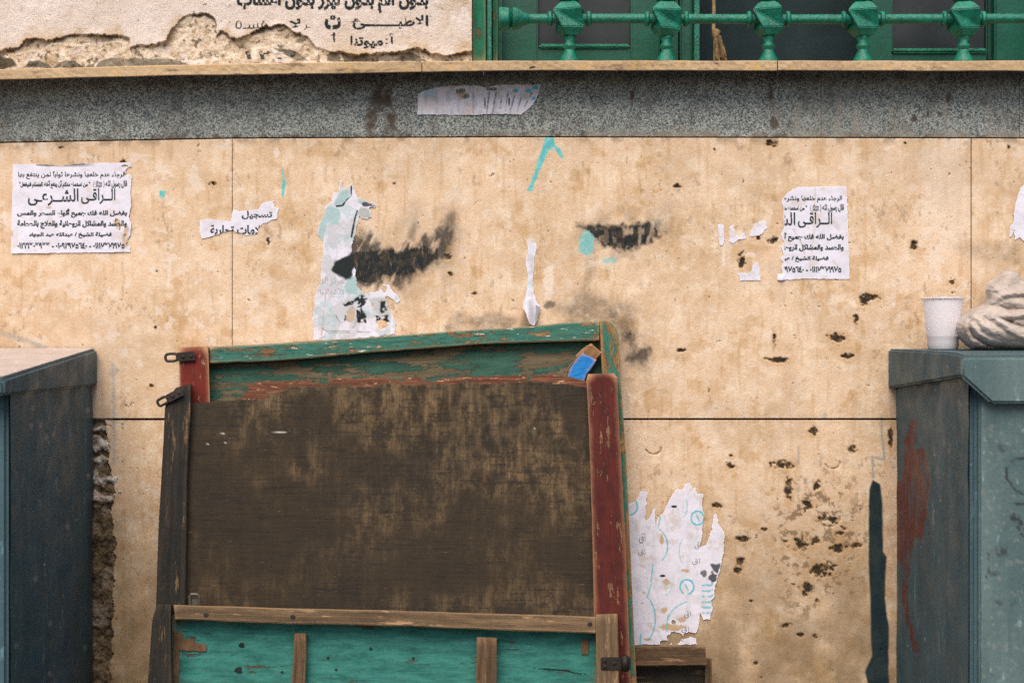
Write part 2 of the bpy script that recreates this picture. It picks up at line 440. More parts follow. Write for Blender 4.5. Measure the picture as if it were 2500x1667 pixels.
def m_wood(name, wood=((.10, .055, .03), (.26, .16, .09)), paint=None, wear=.5, gs=1.0, flake=None, rough=.8, light=None, sc_=1.0):
    """weathered wood with grain along the board, optionally under worn paint"""
    s = NT(name, rough, .3)
    g = s.noise(1, 6, vec=s.pos((7 * gs, 150 * gs, 1), uv=True), rough=.7, lo=.3, hi=.7)
    g2 = s.noise(1, 4, vec=s.pos((3, 26, 1), uv=True), rough=.6, lo=.35, hi=.65)
    c = s.mix(g, wood[0], wood[1]); c = s.mix(s.math('MULTIPLY', g2, .5), c, tuple(x * .45 for x in wood[0]))
    if light: c = s.mix(s.noise(1, 5, vec=s.pos((9, 60, 1), uv=True), rough=.75, lo=.56, hi=.66), c, light)
    h = g
    if paint:
        pc = s.mix(s.noise(1, 7, vec=s.pos((16, 60, 1), uv=True), rough=.75, lo=.3, hi=.7), paint[0], paint[1]); pc = s.mix(s.math('MULTIPLY', s.noise(1, 6, vec=s.pos((9, 260, 1), uv=True), rough=.8, lo=.5, hi=.68), .45), pc, tuple(x * .35 for x in paint[0]))
        w = s.math('ADD', s.noise(1, 7, vec=s.pos((16 * sc_, 62 * sc_, 1), uv=True), rough=.72), s.math('MULTIPLY', g, .10))
        pm = s.rng(w, .40 + wear * .2, .43 + wear * .2)
        c = s.mix(pm, c, pc); h = s.math('ADD', s.math('MULTIPLY', g, .3), pm)
        if flake:
            fl = s.noise(1, 6, vec=s.pos((30, 130, 1), uv=True), rough=.75, lo=.60, hi=.63)
            c = s.mix(fl, c, flake)
    e = s.t.nodes.new('ShaderNodeNewGeometry')
    c = s.mix(s.math('MULTIPLY', s.rng(e.outputs['Pointiness'], .52, .6), .6), c, tuple(min(1, x * 1.6) for x in wood[1]))
    s.col(grained(s, c, .18, 1100)); s.bump(h, .0009, .8); return s.m
def m_plywood():
    s = NT('stained_plywood', .75, .3)
    scr, pale, dk = s.attr('m1')
    g = s.noise(1, 6, vec=s.pos((9, 1, 220)), rough=.75, lo=.3, hi=.7)
    blot = s.noise(1, 6, vec=s.pos((38, 1, 22)), rough=.8, lo=.38, hi=.64)
    st = s.noise(1, 6, vec=s.pos((120, 1, 12)), rough=.75, lo=.36, hi=.66)
    c = s.mix(s.math('MULTIPLY', g, .25), (.021, .0135, .0068), (.040, .026, .0125))
    c = s.mix(s.math('MULTIPLY', s.math('MULTIPLY', blot, s.math('ADD', s.math('MULTIPLY', st, .7), .3)), pale), c, (.18, .118, .06))
    c = s.mix(s.noise(1, 6, vec=s.pos((22, 1, 170)), rough=.8, lo=.62, hi=.70), c, (.17, .10, .05))
    c = s.mix(s.noise(1, 4, vec=s.pos((5, 1, 7)), lo=.45, hi=.7), c, s.mix(.5, c, (.012, .010, .009))); c = s.mix(dk, c, (.010, .008, .007)); c = s.mix(scr, c, (.5, .46, .42))
    s.col(grained(s, c, .35, 800)); s.bump(s.math('ADD', g, s.noise(1, 6, vec=s.pos((4, 1, 60)), rough=.8)), .0005, .5); return s.m
def m_paint(name, a, b, rough=.45, chip=None, chips=.68, bumpy=.0006, streak=False, dots=None, uvs=False, spec=.4):
    s = NT(name, rough, spec)
    v = s.pos((30, 30, 3)) if streak else s.pos((12, 12, 12))
    c = s.mix(s.noise(1, 5, vec=v, rough=.65, lo=.32, hi=.7), a, b)
    if chip: c = s.mix(s.noise(45, 6, rough=.75, lo=chips, hi=chips + .02), c, chip)
    if dots: c = s.mix(s.noise(1, 4, vec=s.pos((90, 90, 60)), rough=.6, lo=.69, hi=.73), c, dots)
    s.col(grained(s, c, .12)); s.bump(s.noise(180, 4), bumpy, .7); return s.m
def m_cabinet(name, a, b, top=None):
    s = NT(name, .5, .35)
    red, mark, pale = s.attr('m1')
    c = s.mix(s.noise(1, 5, vec=s.pos((16, 16, 2.2)), rough=.65, lo=.32, hi=.7), a, b)
    c = s.mix(s.noise(1, 5, vec=s.pos((70, 70, 22)), rough=.7, lo=.60, hi=.70), c, tuple(x * 1.9 for x in b))
    c = s.mix(s.math('MULTIPLY', s.noise(1, 5, vec=s.pos((40, 40, 30)), rough=.7, lo=.60, hi=.70), .4), c, (.022, .045, .055))
    c = s.mix(s.math('MULTIPLY', s.noise(1, 3, vec=s.pos((60, 60, 40)), rough=.7, lo=.70, hi=.73), .8), c, (.42, .41, .36))
    c = s.mix(s.math('MULTIPLY', s.noise(1, 6, vec=s.pos((90, 90, 3)), rough=.75, lo=.56, hi=.74), .4), c, tuple(x * 1.5 for x in b))
    c = s.mix(s.math('MULTIPLY', s.noise(1, 6, vec=s.pos((130, 130, 5)), rough=.8, lo=.62, hi=.70), .3), c, (.022, .028, .030))
    c = s.mix(s.noise(1, 6, vec=s.pos((24, 24, 24)), rough=.8, lo=.76, hi=.775), c, (.09, .045, .025))
    c = s.mix(s.noise(1, 5, vec=s.pos((240, 240, 60), rot=(0, .5, 0)), rough=.8, lo=.74, hi=.76), c, (.33, .33, .30))
    c = s.mix(s.math('MULTIPLY', red, s.noise(1, 4, vec=s.pos((120, 120, 20)), lo=.3, hi=.55)), c, (.10, .022, .02)); c = s.mix(mark, c, (.018, .024, .028))
    c = s.mix(pale, c, (.40, .36, .33))
    s.col(grained(s, c, .15)); s.bump(s.math('ADD', s.noise(140, 4), s.noise(30, 3)), .0012, .6)
    s.set(s.b.inputs['Roughness'], s.noise(20, 3, lo=.2, hi=.8)); s.b.inputs['Roughness'].links[0].from_node.inputs[3].default_value = .38; s.b.inputs['Roughness'].links[0].from_node.inputs[4].default_value = .75
    return s.m
def m_plain(name, c, rough=.6, **k):
    s = NT(name, rough, k.get('spec', .3)); s.col(grained(s, s.mix(s.noise(k.get('sc', 20), 4, lo=.3, hi=.7), c, tuple(x * k.get('v', .6) for x in c)), .15))
    if k.get('metal'): s.b.inputs['Metallic'].default_value = k['metal']
    s.bump(s.noise(k.get('bs', 150), 4), k.get('bd', .0008), .6)
    return s.m

MARBLE, GRANITE, PLASTER, LEDGE = m_marble(), m_granite(), m_plaster(), m_ledge()
PAPER = m_paper('printed_paper')
GREENW = m_paint('green_gloss_paint', (.0005, .052, .034), (.0008, .085, .053), .4, chip=(.02, .07, .05), chips=.68)
def m_iron_green():
    s = NT('green_ironwork_paint', .38, .45)
    c = s.mix(s.noise(60, 5, rough=.7, lo=.35, hi=.68), (.001, .105, .068), (.002, .19, .125))
    c = s.mix(s.noise(55, 6, rough=.8, lo=.66, hi=.69), c, (.012, .035, .028)); c = s.mix(s.noise(90, 6, rough=.8, lo=.71, hi=.73), c, (.09, .04, .02))
    g = s.t.nodes.new('ShaderNodeNewGeometry'); sp = s.t.nodes.new('ShaderNodeSeparateXYZ'); s.L(g.outputs['Normal'], sp.inputs[0])
    du = s.math('MULTIPLY', s.rng(sp.outputs[2], .25, .95), s.noise(130, 5, rough=.75, lo=.38, hi=.62))
    c = s.mix(s.math('MULTIPLY', du, .7), c, (.06, .24, .18))
    s.col(c); s.set(s.b.inputs['Roughness'], s.rng(du, 0, 1, .36, .8)); s.bump(s.math('ADD', s.noise(120, 4), s.noise(420, 3)), .0016, .8); return s.m
GREENI = m_iron_green()
GREENOLD = m_wood('peeling_green_wood', ((.10, .07, .04), (.20, .15, .09)), ((.006, .10, .055), (.012, .16, .09)), wear=.35)
DARKROOM = m_plain('room_shade_paint', (.018, .036, .042), .9, v=.8)  # stands in for the unlit room, its shade put into this colour
IRON = m_plain('rusty_black_iron', (.025, .02, .018), .6, metal=.4, v=2.2, bs=300)
TEALOLD = m_wood('worn_teal_wood', ((.14, .075, .035), (.30, .18, .09)), ((.024, .10, .075), (.04, .15, .12)), wear=.42, flake=(.55, .50, .42))
TEALPANEL = m_wood('dirty_teal_panel', ((.10, .075, .045), (.18, .14, .085)), ((.018, .065, .047), (.04, .115, .085)), wear=.62, sc_=.55)
TEAL = m_wood('turquoise_board_paint', ((.06, .04, .025), (.13, .08, .05)), ((.008, .085, .075), (.04, .20, .175)), wear=.10, flake=(.05, .15, .12), sc_=.6)
REDOLD = m_wood('worn_red_paint', ((.20, .10, .05), (.42, .25, .14)), ((.085, .009, .006), (.15, .015, .008)), wear=.2, sc_=1.3)
REDMUTE = m_wood('darkened_red_paint', ((.14, .07, .035), (.40, .22, .12)), ((.042, .007, .006), (.095, .011, .008)), wear=.2, sc_=1.1)
BARE = m_wood('bare_old_wood', ((.05, .03, .018), (.15, .088, .046)), light=(.27, .165, .09))
BARELT = m_wood('pale_old_wood', ((.085, .056, .034), (.21, .135, .072)), light=(.36, .22, .13))
DARKW = m_wood('blackened_wood', ((.009, .012, .013), (.038, .028, .020)), light=(.20, .125, .065))
REDPLY = m_wood('reddish_inner_ply', ((.11, .045, .03), (.20, .085, .05)), light=(.42, .26, .15), gs=.7)
PLY = m_plywood()
BLUEP = m_wood('bright_blue_paint', ((.20, .11, .05), (.34, .20, .10)), ((.006, .13, .42), (.01, .18, .48)), wear=-.2)
STICK = m_wood('orange_brown_stick', ((.16, .08, .035), (.30, .16, .075)))
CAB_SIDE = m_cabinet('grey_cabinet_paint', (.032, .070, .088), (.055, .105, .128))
CAB_LIT_FRONT = m_cabinet('lit_cabinet_front', (.065, .110, .118), (.105, .16, .165))  # cabinet fronts lighter than the sides: their brighter light put into colour
ASPHALT = m_plain('street_asphalt', (.055, .055, .055), .9, sc=3, bd=.004)

# ------------------------------------------------------------------ ground
def sheet_xy(name, x0, x1, y0, y1, z, mat, kind='structure'):
    me = np_mesh([(x0, y0, z), (x1, y0, z), (x1, y1, z), (x0, y1, z)], [(0, 1, 2, 3)])
    return tag(link(name, me, mat), kind=kind)
sheet_xy('ground', -60, 60, -60, 60, 0, ASPHALT)

# ------------------------------------------------------------------ the building wall
wall = empty('building_wall', (0, 0, 0))
tag(wall, 'old street wall of beige marble slabs under a grey granite band, stone ledge and flaking plaster', 'wall')

def led(x, col=1):       # the ledge and the courses dip towards the left
    return np.interp(x, [-200, 0, 425, 850, 1250, 2500, 2700], [[178, 170, 159, 152, 148.5, 149, 149], [206, 195.5, 185, 180, 173, 174, 174]][col])
def gran(x): return np.interp(x, [-200, 0, 585, 1250, 2500, 2700], [352, 348, 337, 334, 337, 338])

CHIPS_A = [(2230, 599, 9, 13), (2123, 725, 24, 9), (2112, 735, 12, 12), (1891, 825, 5, 16), (1897, 879, 32, 6), (1811, 636, 9, 16), (1887, 587, 12, 8), (1851, 580, 5, 9), (2325, 689, 10, 5),
           (1884, 352, 13, 9), (1745, 366, 3, 3), (655, 590, 5, 8), (520, 448, 8, 5), (1160, 716, 8, 4), (963, 448, 4, 3), (1095, 628, 9, 9), (1100, 668, 6, 5), (2045, 825, 22, 12), (2090, 780, 6, 10),
           (368, 942, 7, 5), (310, 455, 4, 3), (380, 800, 4, 3), (2210, 350, 4, 3), (2463, 360, 4, 4), (300, 395, 9, 4), (150, 360, 8, 3), (2070, 870, 14, 8), (1655, 455, 9, 5), (1662, 855, 14, 4)]
CHIPS_B = [(1911, 1135, 26, 10), (1925, 1192, 9, 26), (1970, 1228, 13, 12), (1996, 1186, 9, 12), (2023, 1268, 24, 13), (1989, 1320, 14, 9), (1955, 1328, 16, 18), (2006, 1390, 28, 18), (2043, 1338, 18, 10), (2087, 1330, 14, 9),
           (1813, 1316, 18, 7), (1806, 1370, 12, 9), (1970, 1436, 11, 18), (1864, 1292, 12, 4), (1749, 1234, 13, 6), (1784, 1136, 11, 7), (1784, 1112, 6, 4), (1835, 1466, 5, 4), (1921, 1526, 12, 6), (1955, 1548, 9, 7),
           (1994, 1466, 6, 5), (2060, 1290, 8, 7), (1985, 1055, 9, 9), (2080, 1095, 12, 9), (1915, 1320, 6, 5), (1932, 1216, 6, 7), (1845, 1618, 6, 4), (2050, 1300, 9, 7), (1800, 1392, 8, 8), (1990, 1550, 8, 5), (2175, 1068, 6, 30)]
CH_ALL = CHIPS_A + CHIPS_B
def chips(X, Y, lst=CH_ALL):
    m = np.zeros(X.shape)
    for i, (cx, cy, rx, ry) in enumerate(lst): m = np.maximum(m, spot(X, Y, cx, cy, rx * .8, ry * .8, .3, 1.35, 5 + i, 7))
    r = np.hypot((X - 2000) / 130, (Y - 1330) / 190)
    m = np.maximum(m, sst(.70, .74, fbm(X, Y, 30, 5, 44, .65) - .1 * r) * (r < 1.2))
    m = np.maximum(m, sst(.80, .83, fbm(X, Y, 17, 5, 91, .65)) * .7)
    return m
def crescents(X, Y):
    m = np.zeros(X.shape)
    for cx, cy, r in [(1596, 1095, 18), (2033, 1130, 18), (2025, 1265, 26)]:
        pts = [(cx + r * cos(a), cy + r * .75 * sin(a)) for a in np.linspace(-.2, 2.9, 9)]
        m = np.maximum(m, stroke(X, Y, pts, 3, 1.2, 2, 8, int(cx)))
    return m
TWO = 2 * pi
def marble_depth(base):
    def f(X, Y):
        c = chips(X, Y)
        cr = crescents(X, Y)
        h = (fbm(X, Y, 240, 3, 3) - .5) * .0016 + (fbm(X, Y, 16, 3, 8) - .5) * .0004
        return base + h - c * .0034 - cr * .003
    return f
def marble_masks(X, Y):
    z = np.zeros(X.shape)
    br = fbm(X * .8 + Y * .5, X * .35 - Y * .9, 1, 1, 0) * 0
    u = (X + Y * .45); v = (Y - X * .3)
    brush = fbm(u / 3.2, (X * .45 + Y) / 22 * 2.2, 4, 4, 31)        # streaks along the wipe direction
    S1 = [(810, 660), (820, 634), (851, 621), (851, 590), (872, 580), (906, 562), (927, 608), (964, 613), (995, 597), (1042, 576), (1063, 566), (1100, 532), (1106, 571), (1090, 608), (1068, 644), (1042, 657), (1011, 673), (977, 706), (943, 681), (917, 713), (891, 708), (875, 686), (862, 676), (846, 681), (828, 673)]
    s1 = blob(X, Y, S1, 12, 22, 16, 21)
    core = blob(X, Y, [(815, 660), (822, 638), (860, 622), (930, 615), (1000, 612), (1060, 600), (1065, 630), (1010, 662), (940, 672), (900, 690), (850, 672)], 8, 8, 14, 22)
    soot = np.clip(s1 * (sst(.24, .44, brush) * .85 + .3 * core) + core * .6, 0, 1)
    for pts, w, a in [([(1003, 580), (1012, 548)], 18, .55), ([(1085, 600), (1103, 530)], 26, .6), ([(1065, 640), (1090, 560)], 20, .5), ([(1096, 600), (1108, 560)], 14, .5), ([(900, 600), (880, 560)], 20, .25)]:
        soot = np.maximum(soot, stroke(X, Y, pts, w, 9, 6, 9, int(pts[0][0])) * a)
    S2 = [(1412, 549), (1465, 547), (1529, 549), (1610, 540), (1620, 566), (1571, 606), (1516, 613), (1478, 603), (1440, 578)]
    soot = np.maximum(soot, blob(X, Y, S2, 7, 12, 12, 24) * (.45 + .55 * sst(.3, .5, fbm(X, Y / 2, 10, 4, 33))))
    soot = np.maximum(soot, blob(X, Y, [(1440, 550), (1525, 552), (1528, 612), (1480, 600)], 5, 6, 10, 25) * .85)
    soot = np.maximum(soot, spot(X, Y, 1341, 745, 12, 9, .4, .6) * .7)
    soot = np.maximum(soot, blob(X, Y, [(1515, 800), (1540, 808), (1560, 850), (1585, 850), (1580, 880), (1540, 880)], 12, 22, 18, 26) * .8)
    smoke = 1.15 * blob(X, Y, [(1370, 790), (1360, 745), (1430, 715), (1480, 730), (1540, 740), (1590, 830), (1580, 900), (1520, 910), (1500, 800)], 28, 26, 40, 27) * (.25 + .75 * fbm(X, Y, 40, 4, 29)) * .85
    smoke = np.maximum(smoke, blob(X, Y, [(1090, 800), (1110, 772), (1180, 770), (1300, 775), (1320, 800)], 14, 16, 24, 28) * .6)
    smoke = np.maximum(smoke, stroke(X, Y, [(1450, 610), (1440, 670), (1420, 720)], 16, 12, 7) * .45)
    smoke = np.maximum(smoke, blob(X, Y, S1, 26, 26, 24, 77) * .45 * sst(.3, .5, brush))
    smoke = np.maximum(smoke, blob(X, Y, [(960, 555), (1000, 510), (1110, 500), (1130, 560), (1100, 700), (960, 720), (860, 650)], 30, 20, 40, 30) * .28 * sst(.3, .6, fbm(X, Y, 40, 4, 55)))
    smoke = np.maximum(smoke, blob(X, Y, [(1400, 545), (1450, 520), (1640, 500), (1650, 580), (1580, 640), (1500, 650), (1420, 600)], 26, 20, 40, 30) * .35 * sst(.3, .6, fbm(X, Y, 30, 4, 56)))
    smoke = np.maximum(smoke, blob(X, Y, [(2330, 600), (2500, 590), (2500, 650), (2400, 640)], 25, 10) * .35)
    vert = fbm(X / 1.0, Y / 8, 9, 4, 61)
    ochre = sst(.6, .72, fbm(X, Y, 60, 5, 62, .6)) * .5 + sst(.62, .75, vert) * .35
    ch = chips(X, Y)
    # rusty halo round the pits
    for i, (cx, cy, rx, ry) in enumerate(CH_ALL): ochre = np.maximum(ochre, spot(X, Y, cx, cy + 3, rx * 1.5, ry * 1.6, .5, .6, 70 + i) * .55)
    ochre = np.clip(ochre, 0, 1)
    white = sst(.63, .68, fbm(X, Y, 34, 5, 63, .62)) * .75 * (np.interp(X, [0, 560, 700, 2200, 2260, 2370, 2372, 2500], [1, 1, .45, .5, 1, 1, .4, .4]))
    white = np.maximum(white, blob(X, Y, [(2245, 370), (2365, 345), (2368, 560), (2300, 640), (2250, 520)], 25, 22, 50, 64) * .5)
    white = np.maximum(white, stroke(X, Y, [(415, 630), (413, 665), (410, 700)], 7, 1, 2))
    white = np.maximum(white, spot(X, Y, 675, 372, 6, 12)); white = np.maximum(white, spot(X, Y, 2164, 363, 7, 5)); white = np.maximum(white, spot(X, Y, 2182, 743, 5, 7))
    for cx, cy, rx, ry in [(1760, 570, 6, 24), (1790, 575, 9, 20), (1810, 570, 12, 10), (1862, 550, 12, 12), (1840, 567, 14, 8), (1767, 620, 4, 30), (1832, 622, 14, 6), (1845, 665, 10, 18), (1815, 672, 16, 9),
                           (1305, 610, 4, 13), (1345, 425, 3, 9), (1340, 690, 12, 50), (1445, 645, 8, 10), (1478, 640, 14, 8), (1295, 590, 9, 12), (87, 716, 4, 5)]:
        white = np.maximum(white, spot(X, Y, cx, cy, rx, ry, .12, .45, int(cx)) * .95)
    blue = stroke(X, Y, [(690, 412), (693, 440), (690, 482)], 6, 1, 3, 12)
    blue = np.maximum(blue, blob(X, Y, [(390, 467), (405, 466), (400, 484), (390, 480)], 1, 2))
    blue = np.maximum(blue, blob(X, Y, [(1331, 334), (1350, 334), (1357, 352), (1370, 368), (1381, 397), (1364, 382), (1352, 360), (1340, 368), (1318, 415), (1299, 467), (1288, 466), (1309, 410), (1322, 365)], .8, 4, 14))
    blue = np.maximum(blue, spot(X, Y, 1432, 596, 18, 30, .15, .35, 81) * .8)
    blue = np.maximum(blue, spot(X, Y, 1487, 635, 16, 8, .2, .5, 82) * .6)
    dark = blob(X, Y, [(2123, 1195), (2131, 1172), (2148, 1182), (2155, 1230), (2155, 1345), (2165, 1358), (2160, 1460), (2170, 1530), (2170, 2000), (2128, 2000), (2126, 1700), (2112, 1640), (2128, 1600), (2122, 1400), (2121, 1300)], 2.5, 2.5, 45, 83)
    drip = stroke(X, Y, [(276, 890), (279, 1000), (278, 1130)], 9, 4, 4) * .55
    drip = np.maximum(drip, spot(X, Y, 279, 905, 11, 15) * .6)
    drip = np.maximum(drip, stroke(X, Y, [(0, 812), (60, 830), (110, 850)], 12, 5, 4) * .6)
    drip = np.maximum(drip, stroke(X, Y, [(2153, 1020), (2153, 1060), (2160, 1122), (2130, 1115), (2132, 1165)], 6, 1.5, 2) * .8)
    drip = np.maximum(drip, stroke(X, Y, [(1950, 1090), (1949, 1130)], 5, 2, 2) * .6)
    drip = np.maximum(drip, spot(X, Y, 2012, 1015, 9, 6) * .5)
    # grime along joints and from the band; lower down, light falloff painted in
    dirt_shade = stroke(X, Y, [(569, 336), (568, 600), (564, 826)], 2.2, 1.0, 1.6, 20) * sst(.35, .6, fbm(X * 0, Y, 40, 3, 5)) * .5
    dirt_shade = np.maximum(dirt_shade, (1 - sst(0, 26, Y - gran(X))) * sst(.42, .66, fbm(X, Y, 26, 4, 84)) * .8)
    dirt_shade = np.maximum(dirt_shade, sst(0, 1, (Y - 1150) / 600) * sst(.42, .7, fbm(X, Y, 60, 5, 85) + .10) * .75)
    dirt_shade = np.maximum(dirt_shade, sst(.55, .75, fbm(X, Y, 120, 4, 87)) * .15)
    rr = np.hypot((X - 2000) / 170, (Y - 1330) / 250); dirt_shade = np.maximum(dirt_shade, sst(.57, .66, fbm(X, Y, 16, 5, 93, .65)) * 1.1 * (1 - sst(.5, 1.1, rr)))
    dirt_shade = np.maximum(dirt_shade, stroke(X, Y, [(200, 1700), (250, 1300), (330, 1250), (400, 1300), (400, 1700)], 60, 60, 30, 60) * .35)  # painted shade in the gap between left cabinet and boards
    dirt_shade = np.maximum(dirt_shade, sst(.66, .7, fbm(X, Y / 1.6, 11, 4, 86, .6)) * .5 * sst(.5, .6, fbm(X, Y, 110, 3, 99)))
    dirt_shade = np.maximum(dirt_shade, crescents(X, Y) * .8)
    for pts in [[(320, 760), (300, 720), (298, 640)], [(1887, 800), (1889, 860)], [(2055, 800), (2040, 840), (2075, 850)], [(1775, 1125), (1800, 1140)], [(1970, 1175), (1985, 1220)], [(1965, 1250), (2010, 1280), (2080, 1255)], [(300, 590), (300, 800)]]:
        dirt_shade = np.maximum(dirt_shade, stroke(X, Y, pts, 1.5, 1, 4, 12, int(pts[0][0])) * .45)
    return {'m1': np.stack([soot, ochre, white], -1), 'm2': np.stack([blue, np.clip(ch * 1.1, 0, 1), dark], -1), 'm3': np.stack([smoke, drip, dirt_shade], -1),
            'm4': np.stack([np.clip(sst(1020, 1720, Y) * .95 + (1 - sst(150, 420, X)) * sst(560, 1000, Y) * .5 + (1 - sst(330, 430, Y)) * .22 * (1 - sst(0, 420, X)), 0, 1), z, z], -1)}  # light falling off downwards and to the left, put into the colour

def rowA_bow(top):
    def f(X, Y):
        t = (1021 - Y) / (1021 - 336.); return Y + t * (gran(X) + 2 - 336)
    return f
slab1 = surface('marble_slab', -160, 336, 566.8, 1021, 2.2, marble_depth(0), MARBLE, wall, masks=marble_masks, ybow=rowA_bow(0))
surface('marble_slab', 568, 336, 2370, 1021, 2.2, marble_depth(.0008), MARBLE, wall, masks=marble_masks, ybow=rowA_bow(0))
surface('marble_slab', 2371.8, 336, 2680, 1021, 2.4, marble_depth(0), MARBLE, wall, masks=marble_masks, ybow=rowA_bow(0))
def ragged(X, Y):
    e = np.interp(Y, [1020, 1060, 1130, 1200, 1250, 1330, 1400, 1560, 1700, 2700], [256, 262, 268, 282, 272, 283, 277, 274, 270, 262])
    return X > e + (fbm(X, Y, 14, 4, 41) - .5) * 16
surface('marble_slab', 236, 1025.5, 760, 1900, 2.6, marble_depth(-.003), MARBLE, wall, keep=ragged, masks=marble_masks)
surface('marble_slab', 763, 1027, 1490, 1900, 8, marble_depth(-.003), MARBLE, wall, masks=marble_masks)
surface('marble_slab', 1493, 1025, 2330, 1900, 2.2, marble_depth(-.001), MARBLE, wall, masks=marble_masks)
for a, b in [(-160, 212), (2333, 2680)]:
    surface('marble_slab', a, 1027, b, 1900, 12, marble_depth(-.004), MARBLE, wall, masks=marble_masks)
# lower courses down to the street, out of the picture
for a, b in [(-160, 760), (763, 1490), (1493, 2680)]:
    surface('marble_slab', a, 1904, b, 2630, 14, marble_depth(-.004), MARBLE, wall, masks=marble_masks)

# broken masonry left of the chipped slab
def m_rubble():
    s = NT('broken_mortar', .95, .1); pale, _, _ = s.attr('m1')
    c = s.mix(s.noise(60, 5, rough=.7, lo=.35, hi=.65), (.05, .035, .022), (.20, .145, .09))
    c = s.mix(pale, c, s.mix(s.noise(90, 4, lo=.4, hi=.6), (.42, .34, .28), (.62, .55, .50)))
    s.col(grained(s, c, .25)); s.bump(s.noise(150, 5, rough=.75), .004, 1); return s.m
def rub_depth(X, Y):
    t = np.clip((np.sin(Y / 6.5 + 9 * fbm(X, Y, 34, 4, 4)) * .5 + .5) * (.5 + fbm(X, Y, 10, 3, 6)), 0, 1)
    return -.010 + .006 * t * (Y < 1240) + (fbm(X, Y, 22, 4, 14, .6) - .5) * .018
def rub_masks(X, Y):
    z = np.zeros(X.shape)
    t = np.clip((np.sin(Y / 6.5 + 9 * fbm(X, Y, 34, 4, 4)) * .5 + .5) * (.5 + fbm(X, Y, 10, 3, 6)), 0, 1)
    pale = sst(.3, .7, t) * (1 - sst(1215, 1240, Y)) + sst(.6, .7, fbm(X, Y, 30, 4, 15)) * .25
    return {'m1': np.stack([pale, z, z], -1)}
surface('exposed_masonry', 214, 1020, 300, 1720, 2.2, rub_depth, m_rubble(), wall, thick=.03, masks=rub_masks)

# granite band
def gr_depth(X, Y): return -.004 + (fbm(X, Y, 200, 2, 5) - .5) * .001
def gr_masks(X, Y):
    z = np.zeros(X.shape)
    st = blob(X, Y, [(900, 205), (960, 210), (965, 260), (972, 320), (940, 325), (935, 280), (905, 330), (885, 300), (905, 260)], 10, 14, 22, 11)
    st = np.maximum(st, sst(.55, .7, fbm(X, Y / 2, 30, 4, 12)) * .35)
    st = np.maximum(st, (1 - sst(0, 16, abs(gran(X) - 3 - Y))) * sst(.4, .6, fbm(X, Y, 22, 4, 13)) * .8)
    st = np.maximum(st, (1 - sst(0, 18, abs(led(X) + 14 - Y))) * sst(.45, .6, fbm(X, Y, 40, 4, 13)) * .5)
    for cx, cy, rx, ry in [(1883, 228, 6, 22), (1890, 300, 12, 14), (1543, 240, 5, 20), (2230, 288, 8, 8), (2265, 278, 4, 9), (2293, 280, 4, 8), (2314, 240, 6, 14), (2415, 208, 8, 8)]:
        st = np.maximum(st, spot(X, Y, cx, cy, rx, ry, .3, .5, int(cx)))
    pale = np.maximum(stroke(X, Y, [(1180, 180), (1181, 336)], 4, 1, 1), stroke(X, Y, [(2005, 185), (2004, 336)], 6, 1.5, 1.5)) * .9
    pale = np.maximum(pale, sst(.5, .8, fbm(X / .6, Y / 5, 22, 4, 17)) * .55 * sst(1700, 2100, X))
    pale = np.maximum(pale, sst(-28, -2, Y - gran(X)) * sst(.35, .6, fbm(X, Y, 30, 3, 19)) * .6 * sst(1000, 1400, X))
    return {'m1': np.stack([st, pale, z], -1)}
def gr_bow(X, Y):
    t = (Y - 150) / 186.; return (1 - t) * (led(X) - 8) + t * (gran(X) - .5)
for a, b in [(-160, 1180.4), (1181, 2004.4), (2005, 2489), (2489.6, 2680)]:
    surface('granite_slab', a, 150, b, 336, 3, gr_depth, GRANITE, wall, masks=gr_masks, ybow=gr_bow)

# projecting ledge
def ledge(a, b, seed):
    xs = np.linspace(a, b, 60)
    return plank('ledge_slab', [(x, led(x, 0)) for x in xs], [(x, led(x, 1)) for x in xs], lambda x, y: .062, .21, LEDGE, wall, n=160, m=4, wob=1.1, grain='h', seed=seed, cham=2)
ledge(-160, 1029, 1); ledge(1031, 1897, 2); ledge(1899.5, 2680, 3)

# flaking plaster over the ledge
stencil = Print(540, -40, 1080, 170)
stencil.text('بدون الم بدون ليزر بدون اعشاب', (578, -22, 1046, 33), .042, .95)
stencil.text('الاطبـــــــئ', (855, 38, 1046, 73), .03, .9)
stencil.text('ت', (793, 38, 832, 73), .05, .85)
stencil.text('لا', (706, 47, 736, 72), .03, .8).text('ـر', (742, 60, 758, 74), .0, .7)
stencil.text('هسـ٥', (575, 50, 655, 72), .0, .5)
stencil.text('ميوتنا', (855, 88, 935, 120), .035, .75).text('أ:', (940, 82, 962, 108), .0, .7).text('أ', (806, 80, 822, 104), .045, .7)
stencil.text('١ ٢ . ٠', (598, 126, 722, 146), .04, .8, raw=True)
stencil.blur(2)
EDGE = [(-160, 118), (-60, 120), (0, 125), (20, 121), (45, 118), (62, 98), (85, 94), (120, 100), (135, 96), (160, 88), (200, 84), (240, 86), (300, 88), (318, 94), (316, 118), (330, 112), (380, 108), (408, 100), (420, 70), (440, 50), (470, 33), (505, 33), (522, 44), (530, 62), (530, 88), (545, 72), (560, 90), (575, 96), (600, 88), (640, 68), (690, 60), (720, 78), (750, 88), (768, 118), (790, 120), (805, 127), (830, 128), (870, 134), (920, 130), (985, 127), (1010, 118), (1035, 122), (1050, 132), (1090, 136), (1120, 130), (1160, 125)]
_ex = [p[0] for p in EDGE]; _ey = [p[1] for p in EDGE]
def skin(X, Y):      # >0 above the broken edge
    return np.interp(X + (fbm(X, Y, 18, 3, 51) - .5) * 14, _ex, _ey) + (fbm(X, Y, 9, 4, 52, .6) - .5) * 12 - Y
